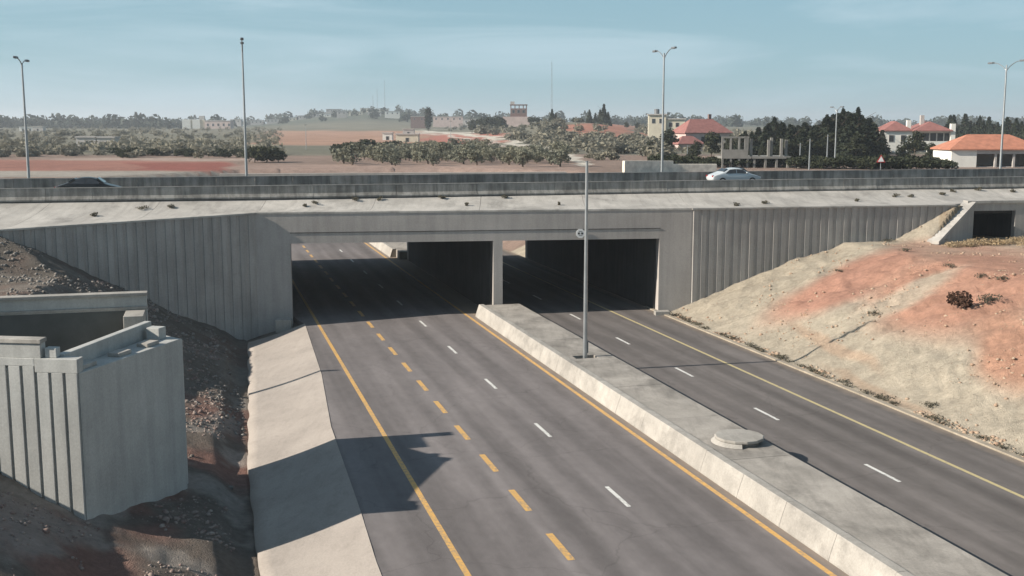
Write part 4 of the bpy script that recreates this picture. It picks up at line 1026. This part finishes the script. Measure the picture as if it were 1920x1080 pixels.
# ------------------------------------------------------------------ buildings
def bx_local(e, name, x0, x1, y0, y1, z0, z1, mat, bevel=0):
    m = MB(); m.box(x0, x1, y0, y1, z0, z1); return m.build(name, mat, e, world=False, bevel=bevel)
def window(e, x, z, w, h, yf, pane='dark_pane', sill=True):
    f = bx_local(e, 'window', x - w / 2 - .08, x + w / 2 + .08, yf - .05, yf + .05, z - .08, z + h + .08, 'grey_plaster')
    p = MB(); p.box(x - w / 2, x + w / 2, yf - .065, yf - .052, z, z + h); p.build('pane', pane, f, world=False)
def hip(m, x0, x1, y0, y1, z0, z1, over=.5, ridge=.45):
    x0 -= over; x1 += over; y0 -= over; y1 += over; cy = (y0 + y1) / 2; L_ = x1 - x0; Wd = y1 - y0; i = min(L_, Wd) * ridge
    if L_ >= Wd: a, b = (x0 + i, cy, z1), (x1 - i, cy, z1)
    else: a, b = ((x0 + x1) / 2, y0 + i, z1), ((x0 + x1) / 2, y1 - i, z1)
    v = [(x0, y0, z0), (x1, y0, z0), (x1, y1, z0), (x0, y1, z0), (x0, y0, z0 + .18), (x1, y0, z0 + .18), (x1, y1, z0 + .18), (x0, y1, z0 + .18), a, b]
    f = [(3, 2, 1, 0), (0, 1, 5, 4), (1, 2, 6, 5), (2, 3, 7, 6), (3, 0, 4, 7)]
    f += [(4, 5, 9, 8), (5, 6, 9), (6, 7, 8, 9), (7, 4, 8)] if L_ >= Wd else [(4, 5, 8), (5, 6, 9, 8), (6, 7, 9), (7, 4, 8, 9)]
    m.add(v, f)
def house_at(name, pl, pr, D, label, cat, rz=0):
    x0, _, z = at((pl + pr) / 2, D); w = (pr - pl) / 2122 * D
    return new_empty(name, (x0, D, z), rz, label, cat), w, z
# orange roofed pavilion
e, w, z = house_at('pavilion', 1787, 1960, 160, 'white walled pavilion with orange tiled hip roof', 'pavilion', .0)
ez = top_z(281, 160) - z
bx_local(e, 'wall', -w / 2, -w / 2 + 3.6, 0, 7, -.5, ez, 'white_plaster'); bx_local(e, 'wall', -w / 2 + 3.6, w / 2, 6.7, 7, -.5, ez, 'grey_plaster'); bx_local(e, 'wall', w / 2 - .4, w / 2, 0, 6.7, -.5, ez, 'white_plaster')
bx_local(e, 'lintel', -w / 2 + 3.6, w / 2 - .4, 0, .4, ez - .55, ez, 'grey_plaster')
for k in range(3): bx_local(e, 'column', -w / 2 + 6.2 + 2.6 * k, -w / 2 + 6.5 + 2.6 * k, .05, .35, -.5, ez - .55, 'grey_plaster')
bx_local(e, 'floor', -w / 2 + 3.6, w / 2 - .4, .4, 6.7, -.5, .1, 'grey_plaster')
m = MB(); hip(m, -w / 2, w / 2, 0, 7, ez, top_z(252, 160) - z, .35, .5); m.build('roof', 'roof_orange', e, world=False)
# villa
D = 250; e, w, z = house_at('villa', 1662, 1790, D, 'two storey white villa with red tiled roofs and balcony', 'villa', -.05)
zr = top_z(246, D) - z
bx_local(e, 'wall', -w / 2, -w / 2 + 6, 1, 9, -.5, zr, 'white_plaster'); bx_local(e, 'wall', -w / 2 + 6, w / 2 - .8, 1.6, 10, -.5, zr, 'white_plaster')
m = MB(); hip(m, -w / 2, -w / 2 + 6, 1, 9, zr, top_z(227, D) - z, .4, .36); m.build('roof', 'roof_red', e, world=False)
m = MB(); hip(m, -w / 2 + 6.45, w / 2 - .8, .2, 10, zr, top_z(228, D) - z, .4, .28); ro = m.build('roof', 'roof_red', e, world=False)
bx_local(ro, 'chimney', -w / 2 + 5.2, -w / 2 + 6.1, 2, 2.8, zr, top_z(228, D) - z + .3, 'white_plaster'); bx_local(ro, 'chimney', 1.2, 2.0, 4, 4.8, zr + 1, top_z(216, D) - z, 'grey_plaster')
bx_local(e, 'column', w / 2 - .8, w / 2 + .2, .2, 1.2, -.5, top_z(232, D) - z, 'white_plaster')
zb = top_z(274, D) - z
bx_local(e, 'balcony', -w / 2 + 6.5, w / 2 - .8, 0, 1.6, zb - .2, zb + 1.1, 'white_plaster')
for k in range(5): window(e, -w / 2 + 7.8 + k * 1.55, zb + 1.15, 1.25, zr - zb - 1.6, 1.58)
for k in range(4): bx_local(e, 'column', -w / 2 + 6.6 + k * 2.6, -w / 2 + 6.9 + k * 2.6, .1, .4, -.5, zb - .2, 'white_plaster')
for k in range(3): window(e, -w / 2 + 8.1 + k * 2.6, .3, 1.8, 2.0, 1.58)
window(e, -w / 2 + 1.6, zb + 1.0, 1.0, 1.4, .98); window(e, -w / 2 + 4.2, zb + 1.0, 1.0, 1.4, .98)
# red roofed house
D = 275; e, w, z = house_at('red_roof_house', 1283, 1375, D, 'house with a steep dark red roof among dark trees', 'house', .25)
zr = top_z(250, D) - z
bx_local(e, 'wall', -w / 2, w / 2, 0, 9, -.5, zr, 'pink_plaster'); m = MB(); hip(m, -w / 2, w / 2, 0, 9, zr, top_z(223, D) - z, .4, .35); ro = m.build('roof', 'roof_red', e, world=False)
bx_local(ro, 'chimney', 2.2, 2.9, 5, 5.7, zr + 1, top_z(214, D) - z, 'brown_block')
m = MB(); hip(m, -w / 2 - 3, -w / 2 + 3.5, -3, 2, zr - 2.6, zr - .6, .3, .4); m.build('porch_roof', 'roof_red', e, world=False); bx_local(e, 'porch_wall', -w / 2 - 3, -w / 2 + 3.5, -2.9, 0, -.5, zr - 2.6, 'pink_plaster')
for k in range(3): window(e, -w / 2 + 4.6 + k * 2.4, zr - 2.2, 1.1, 1.4, -.0)
# cream house
D = 340; e, w, z = house_at('cream_house', 1216, 1284, D, 'cream flat roofed house with dark roof tank', 'house', -.1)
za = top_z(216, D) - z; zb = top_z(224, D) - z
bx_local(e, 'wall', -w / 2, -w / 2 + 5.2, 0, 7, -.5, za, 'cream_plaster'); bx_local(e, 'wall', -w / 2 + 5.2, w / 2, .6, 8, -.5, zb, 'cream_plaster')
bx_local(e, 'roof', -w / 2 - .3, -w / 2 + 5.5, -.4, 7.3, za, za + .35, 'grey_plaster'); bx_local(e, 'roof', -w / 2 + 5.5, w / 2 + .3, .2, 8.3, zb, zb + .3, 'grey_plaster')
m = MB(); m.tube((-w / 2 + 2.5, 2, za + .35), (-w / 2 + 2.5, 2, za + 1.8), .8, .8, 12); m.build('water_tank', 'lamp_grey', e, world=False)
for k in range(2): window(e, -w / 2 + 1.5 + 2.2 * k, za - 2.4, .9, 1.3, -.0); window(e, -w / 2 + 6.6 + 2 * k, zb - 2.2, .9, 1.2, .6)
# unfinished frame with columns
D = 156; e, w, z = house_at('unfinished_building', 1355, 1486, D, 'unfinished concrete ground floor with bare grey columns', 'building', 0)
zs = top_z(293, D) - z
bx_local(e, 'slab', -w / 2 + 4.2, w / 2, 0, 6, zs - .3, zs, 'raw_concrete'); bx_local(e, 'wall', -w / 2 + 4.3, w / 2 - .1, 5.6, 5.9, -.5, zs - .3, 'brown_block')
for k, c_ in enumerate((1400, 1412, 1444, 1450, 1468, 1478)):
    xx = (c_ - 1420.5) / 2122 * D; bx_local(e, 'column', xx - .17, xx + .17, .3 + (k % 2) * .3, .64 + (k % 2) * .3, zs, top_z(258 + (k % 3) * 2, D) - z, 'raw_concrete')
for k in range(5): bx_local(e, 'column', -w / 2 + 4.4 + k * 1.55, -w / 2 + 4.7 + k * 1.55, .1, .4, -.5, zs - .3, 'raw_concrete')
zz = top_z(287, D) - z
bx_local(e, 'parapet', -w / 2, -w / 2 + 3.6, .0, .25, zs + .0, zs + .95, 'raw_concrete'); bx_local(e, 'slab', -w / 2, -w / 2 + 4.1, 0, 5, zs - .3, zs - .001, 'raw_concrete')
for k in range(4):
    bx_local(e, 'column', -w / 2 + k * 1.15, -w / 2 + .26 + k * 1.15, .3, .56, zs, top_z(259, D) - z, 'raw_concrete'); bx_local(e, 'column', -w / 2 + k * 1.15, -w / 2 + .26 + k * 1.15, .05, .3, -.5, zs - .3, 'raw_concrete')
bx_local(e, 'beam', -w / 2, -w / 2 + 3.8, .3, .56, top_z(259, D) - z, top_z(259, D) - z + .25, 'raw_concrete')
# brown block building on the skyline
D = 600; e, w, z = house_at('block_building', 957, 988, D, 'dark brown block building with open roof frame on the skyline', 'building', 0)
zt = top_z(198, D) - z
bx_local(e, 'wall', -w / 2, w / 2, 0, 8, -1, zt - 1.6, 'brown_block')
for xx in (-w / 2, -w / 4, 0, w / 4, w / 2 - .5): bx_local(e, 'column', xx, xx + .5, 0, .5, zt - 1.6, zt, 'brown_block')
bx_local(e, 'roof', -w / 2 - .3, w / 2 + .3, -.3, 8.3, zt, zt + .5, 'brown_block'); bx_local(e, 'stair_hut', -w / 2, -w / 2 + 2.2, 0, 3, zt + .5, zt + 2.0, 'grey_plaster')
bx_local(e, 'base_wall', -w / 2 - 4, w / 2 + 1.5, -1.5, -.05, -1, top_z(219, D) - z, 'pink_plaster')
for k in range(3): window(e, -w / 2 + 1.6 + 2.7 * k, zt - 4, 1.3, 1.6, 0)
# white block and long house at left
D = 900; e, w, z = house_at('white_house', 342, 383, D, 'white block house with bright front on the left skyline', 'house', .1)
zt = top_z(224, D) - z; bx_local(e, 'wall', -w / 2, -w / 2 + 6.5, 0, 9, -2, zt, 'white_plaster'); bx_local(e, 'wall', -w / 2 + 8, w / 2 - 3.5, 0, 9, -2, zt, 'white_plaster'); bx_local(e, 'recess_wall', -w / 2 + 6.5, -w / 2 + 8, 1.2, 9, -2, zt - .6, 'cream_plaster'); bx_local(e, 'wall', w / 2 - 3.5, w / 2, 1, 9, -2, zt - .2, 'cream_plaster')
bx_local(e, 'stair_hut', w / 2 - 4.5, w / 2 - .5, 3, 7, zt, zt + 2.8, 'grey_plaster')
e, w, z = house_at('long_house', 384, 432, D, 'long pale pinkish house with a row of small windows', 'house', 0)
zt = top_z(227, D) - z; bx_local(e, 'wall', -w / 2, w / 2, 0, 10, -2, zt, 'pink_plaster'); bx_local(e, 'roof', -w / 2 - .3, w / 2 + .3, -.3, 10.3, zt, zt + .5, 'grey_plaster')
for k in range(5): window(e, -w / 2 + 2.4 + k * 4.2, zt - 4, 1.5, 2, 0)
# scattered small houses
def small(px0, px1, ty, by, D, mat, lab, rz=0, flat=True):
    e, w, z = house_at('small_house', px0, px1, D, lab, 'house', rz); zt = max(2.5 if D < 1100 else 3.6 + (px0 * 7 % 5) * .8, top_z(ty, D) - z)
    bx_local(e, 'wall', -w / 2, w / 2, 0, max(4, w * .7), -2, zt, mat)
    if flat: bx_local(e, 'roof', -w / 2 - .25, w / 2 + .25, -.25, max(4, w * .7) + .25, zt, zt + .35, 'grey_plaster')
    else: m = MB(); hip(m, -w / 2, w / 2, 0, max(4, w * .7), zt, zt + w * .22); m.build('roof', 'roof_red', e, world=False)
    nw = max(1, int(w / 4))
    for k in range(nw): window(e, -w / 2 + (k + .5) * w / nw, zt - 2.4, 1.0, 1.3, 0)
small(36, 62, 243, 262, 700, 'white_plaster', 'white house below the dark woods behind the lamp post', .1)
small(60, 80, 252, 262, 690, 'grey_plaster', 'low grey house beside the white house below the woods')
small(213, 226, 240, 251, 1000, 'white_plaster', 'tiny lone white hut on the far slope')
small(243, 249, 243, 250, 1000, 'white_plaster', 'smaller of two tiny white huts beside each other'); small(256, 262, 243, 251, 1000, 'white_plaster', 'larger of two tiny white huts beside each other')
small(264, 276, 231, 240, 1080, 'white_plaster', 'bright white house on the low ridge'); small(277, 300, 234, 240, 1080, 'grey_plaster', 'pale grey house right of the bright ridge house')
small(302, 338, 230, 240, 1050, 'cream_plaster', 'low cream house left of the white block house')
small(432, 452, 226, 240, 1150, 'grey_plaster', 'grey house right of the long pinkish house')
small(717, 735, 261, 272, 420, 'white_plaster', 'small white shed beside the dark shrubs')
e = None
small(742, 784, 262, 278, 380, 'cream_plaster', 'pale flat shed above the olive grove')
small(755, 776, 246, 258, 520, 'grey_plaster', 'little grey hut behind the pale flat shed')
small(141, 178, 281, 297, 300, 'grey_plaster', 'low roofless stone ruin beside the red earth'); small(180, 213, 287, 297, 300, 'grey_plaster', 'low stone annex beside the ruin')
small(812, 868, 219, 238, 900, 'pink_plaster', 'long pinkish house right of the cypress'); small(868, 892, 224, 238, 900, 'grey_plaster', 'grey house next to the long pinkish house')
small(770, 798, 219, 238, 850, 'brown_block', 'brown house left of the cypress')
hill = [(612, 640, 222, 1350, 'grey'), (645, 672, 209, 1450, 'white'), (676, 700, 207, 1500, 'cream'), (704, 730, 209, 1480, 'white'), (735, 758, 214, 1450, 'white'), (655, 680, 219, 1250, 'cream'), (690, 715, 222, 1200, 'grey'), (722, 750, 225, 1150, 'white'), (600, 620, 228, 1250, 'white'), (632, 650, 228, 1150, 'grey'), (560, 582, 221, 1300, 'grey'), (535, 555, 223, 1300, 'cream'), (500, 528, 224, 1250, 'grey'), (470, 492, 226, 1250, 'grey'), (585, 600, 215, 1400, 'grey'), (760, 772, 222, 1250, 'white')]
words = ['lowest at the left foot', 'with the widest white front', 'right under the masts', 'just right of the masts', 'at the right shoulder', 'midway up the middle', 'small and plain in the middle', 'low at the right side', 'white at the left foot', 'grey at the lower left', 'on the left spur', 'cream on the left spur', 'grey at the spur end', 'standing behind the bush and lamp post', 'small on the left shoulder', 'at the far right foot']
for (a, b, ty, D, mt), wd in zip(hill, words): small(a, b, ty, 0, D, mt + '_plaster', f'{mt} hill town house {wd}' if not wd.startswith(mt) else f'hill town house {wd}', .1)
# pale stone walls beyond the highway
def wall_px(x0, x1, D0, D1, ty, lab):
    a = at(x0, D0); b = at(x1, D1); n = Vector((b[1] - a[1], a[0] - b[0])).normalized() * .25; m = MB()
    m.prism([(a[0] + n.x, a[1] + n.y), (b[0] + n.x, b[1] + n.y), (b[0] - n.x, b[1] - n.y), (a[0] - n.x, a[1] - n.y)], [a[2] - .5, b[2] - .5] * 1 + [b[2] - .5, a[2] - .5], [top_z(ty, D0), top_z(ty, D1), top_z(ty, D1), top_z(ty, D0)])
    tag(m.build('stone_wall', 'stone_wall', None, bevel=.04), lab, 'wall')
wall_px(1170, 1262, 138, 142, 301, 'pale stone wall beside the highway lamp post'); wall_px(1263, 1345, 142, 143, 307, 'lower pale stone wall before the red roofed house')
# triangular road sign
D = 109; x, y, z = at(1655, D); e = new_empty('warning_sign', (x, y, 8.2), 0, 'red and white triangular warning sign before the dark wood', 'sign')
zc = top_z(305, D) - 8.2; m = MB(); plate(m, [(-.42, .05), (.42, .05), (0, .78)], -.02, .02, zc); m.build('border', 'sign_red', e, world=False)
m = MB(); plate(m, [(-.3, .12), (.3, .12), (0, .64)], -.03, -.022, zc); m.build('face', 'sign_white', e, world=False)
m = MB(); m.tube((0, .06, 0), (0, .06, zc + .7), .035, .035, 8); m.build('post', 'galvanised', e, world=False)
# utility poles
for px_, ty, D, lab in ((1520, 260, 150, 'thick pale utility pole in front of the pine wood'), (1502, 268, 165, 'thin utility pole left of the thick pale pole'), (1553, 252, 170, 'thin utility pole right of the thick pale pole'), (573, 232, 260, 'thin pole standing in the field behind the median'), (845, 226, 330, 'thin pole standing by the red field'), (1290, 272, 160, 'short pole behind the stone wall')):
    x, y, z = at(px_, D); e = new_empty('utility_pole', (x, y, z), 0, lab, 'pole'); h = top_z(ty, D) - z
    m = MB(); m.tube((0, 0, -.3), (0, 0, h), .13 if 'thick' in lab else .07, .07 if 'thick' in lab else .05, 8); m.build('shaft', 'galvanised', e, world=False)
    m = MB(); m.box(-.35, .35, -.04, .04, h - .3, h - .22); m.build('crossarm', 'timber', e, world=False)
x, y, z = at(1568, 160); lamp('lamp_post', (x, y, z), top_z(205, 160) - z, PH, 'thin twin arm lamp post in front of the pine wood', None, 1.2)
# lattice masts
def mast(px_, ty, D, lab, r0=.8):
    x, y, z = at(px_, D); h = top_z(ty, D) - z; e = new_empty('radio_mast', (x, y, z), 0, lab, 'mast'); m = MB(); L3 = []
    for k in range(3):
        a = k * 2.094; L3.append(lambda t, a=a: (math.cos(a) * r0 * (1 - .8 * t), math.sin(a) * r0 * (1 - .8 * t), h * t)); m.tube(L3[k](0), L3[k](1), .09, .06, 5)
    m.build('leg_frame', 'mast_steel', e, world=False); m = MB(); n = 12
    for i in range(n):
        for k in range(3): m.tube(L3[k](i / n), L3[(k + 1) % 3]((i + 1) / n), .05, .05, 4)
    m.build('lattice', 'mast_steel', e, world=False)
    m = MB(); m.tube((0, 0, h), (0, 0, h * 1.08), .05, .03, 5); m.build('antenna', 'mast_steel', e, world=False)
mast(1034, 118, 800, 'tall thin lattice radio mast behind the scrub slope', .9); mast(722, 153, 1480, 'tallest of the three radio masts on the hill town'); mast(708, 168, 1480, 'middle sized radio mast on the hill town'); mast(700, 180, 1480, 'shortest of the three radio masts on the hill town')

# ------------------------------------------------------------------ air
m = MB(); m.box(-6400, 6400, -6400, 6400, -8, 75); hz = m.build('haze', [], None); tag(hz, 'thin pale haze over the fields and hills', 'haze', kind='stuff')
hm = bpy.data.materials.new('haze'); hm.use_nodes = True; ht = hm.node_tree; ht.nodes.clear(); ho = ht.nodes.new('ShaderNodeOutputMaterial'); hv = ht.nodes.new('ShaderNodeVolumePrincipled')
hv.inputs['Color'].default_value = (.86, .93, 1, 1); hv.inputs['Density'].default_value = .00028; hv.inputs['Anisotropy'].default_value = .2; ht.links.new(hv.outputs['Volume'], ho.inputs['Volume']); hz.data.materials.append(hm)
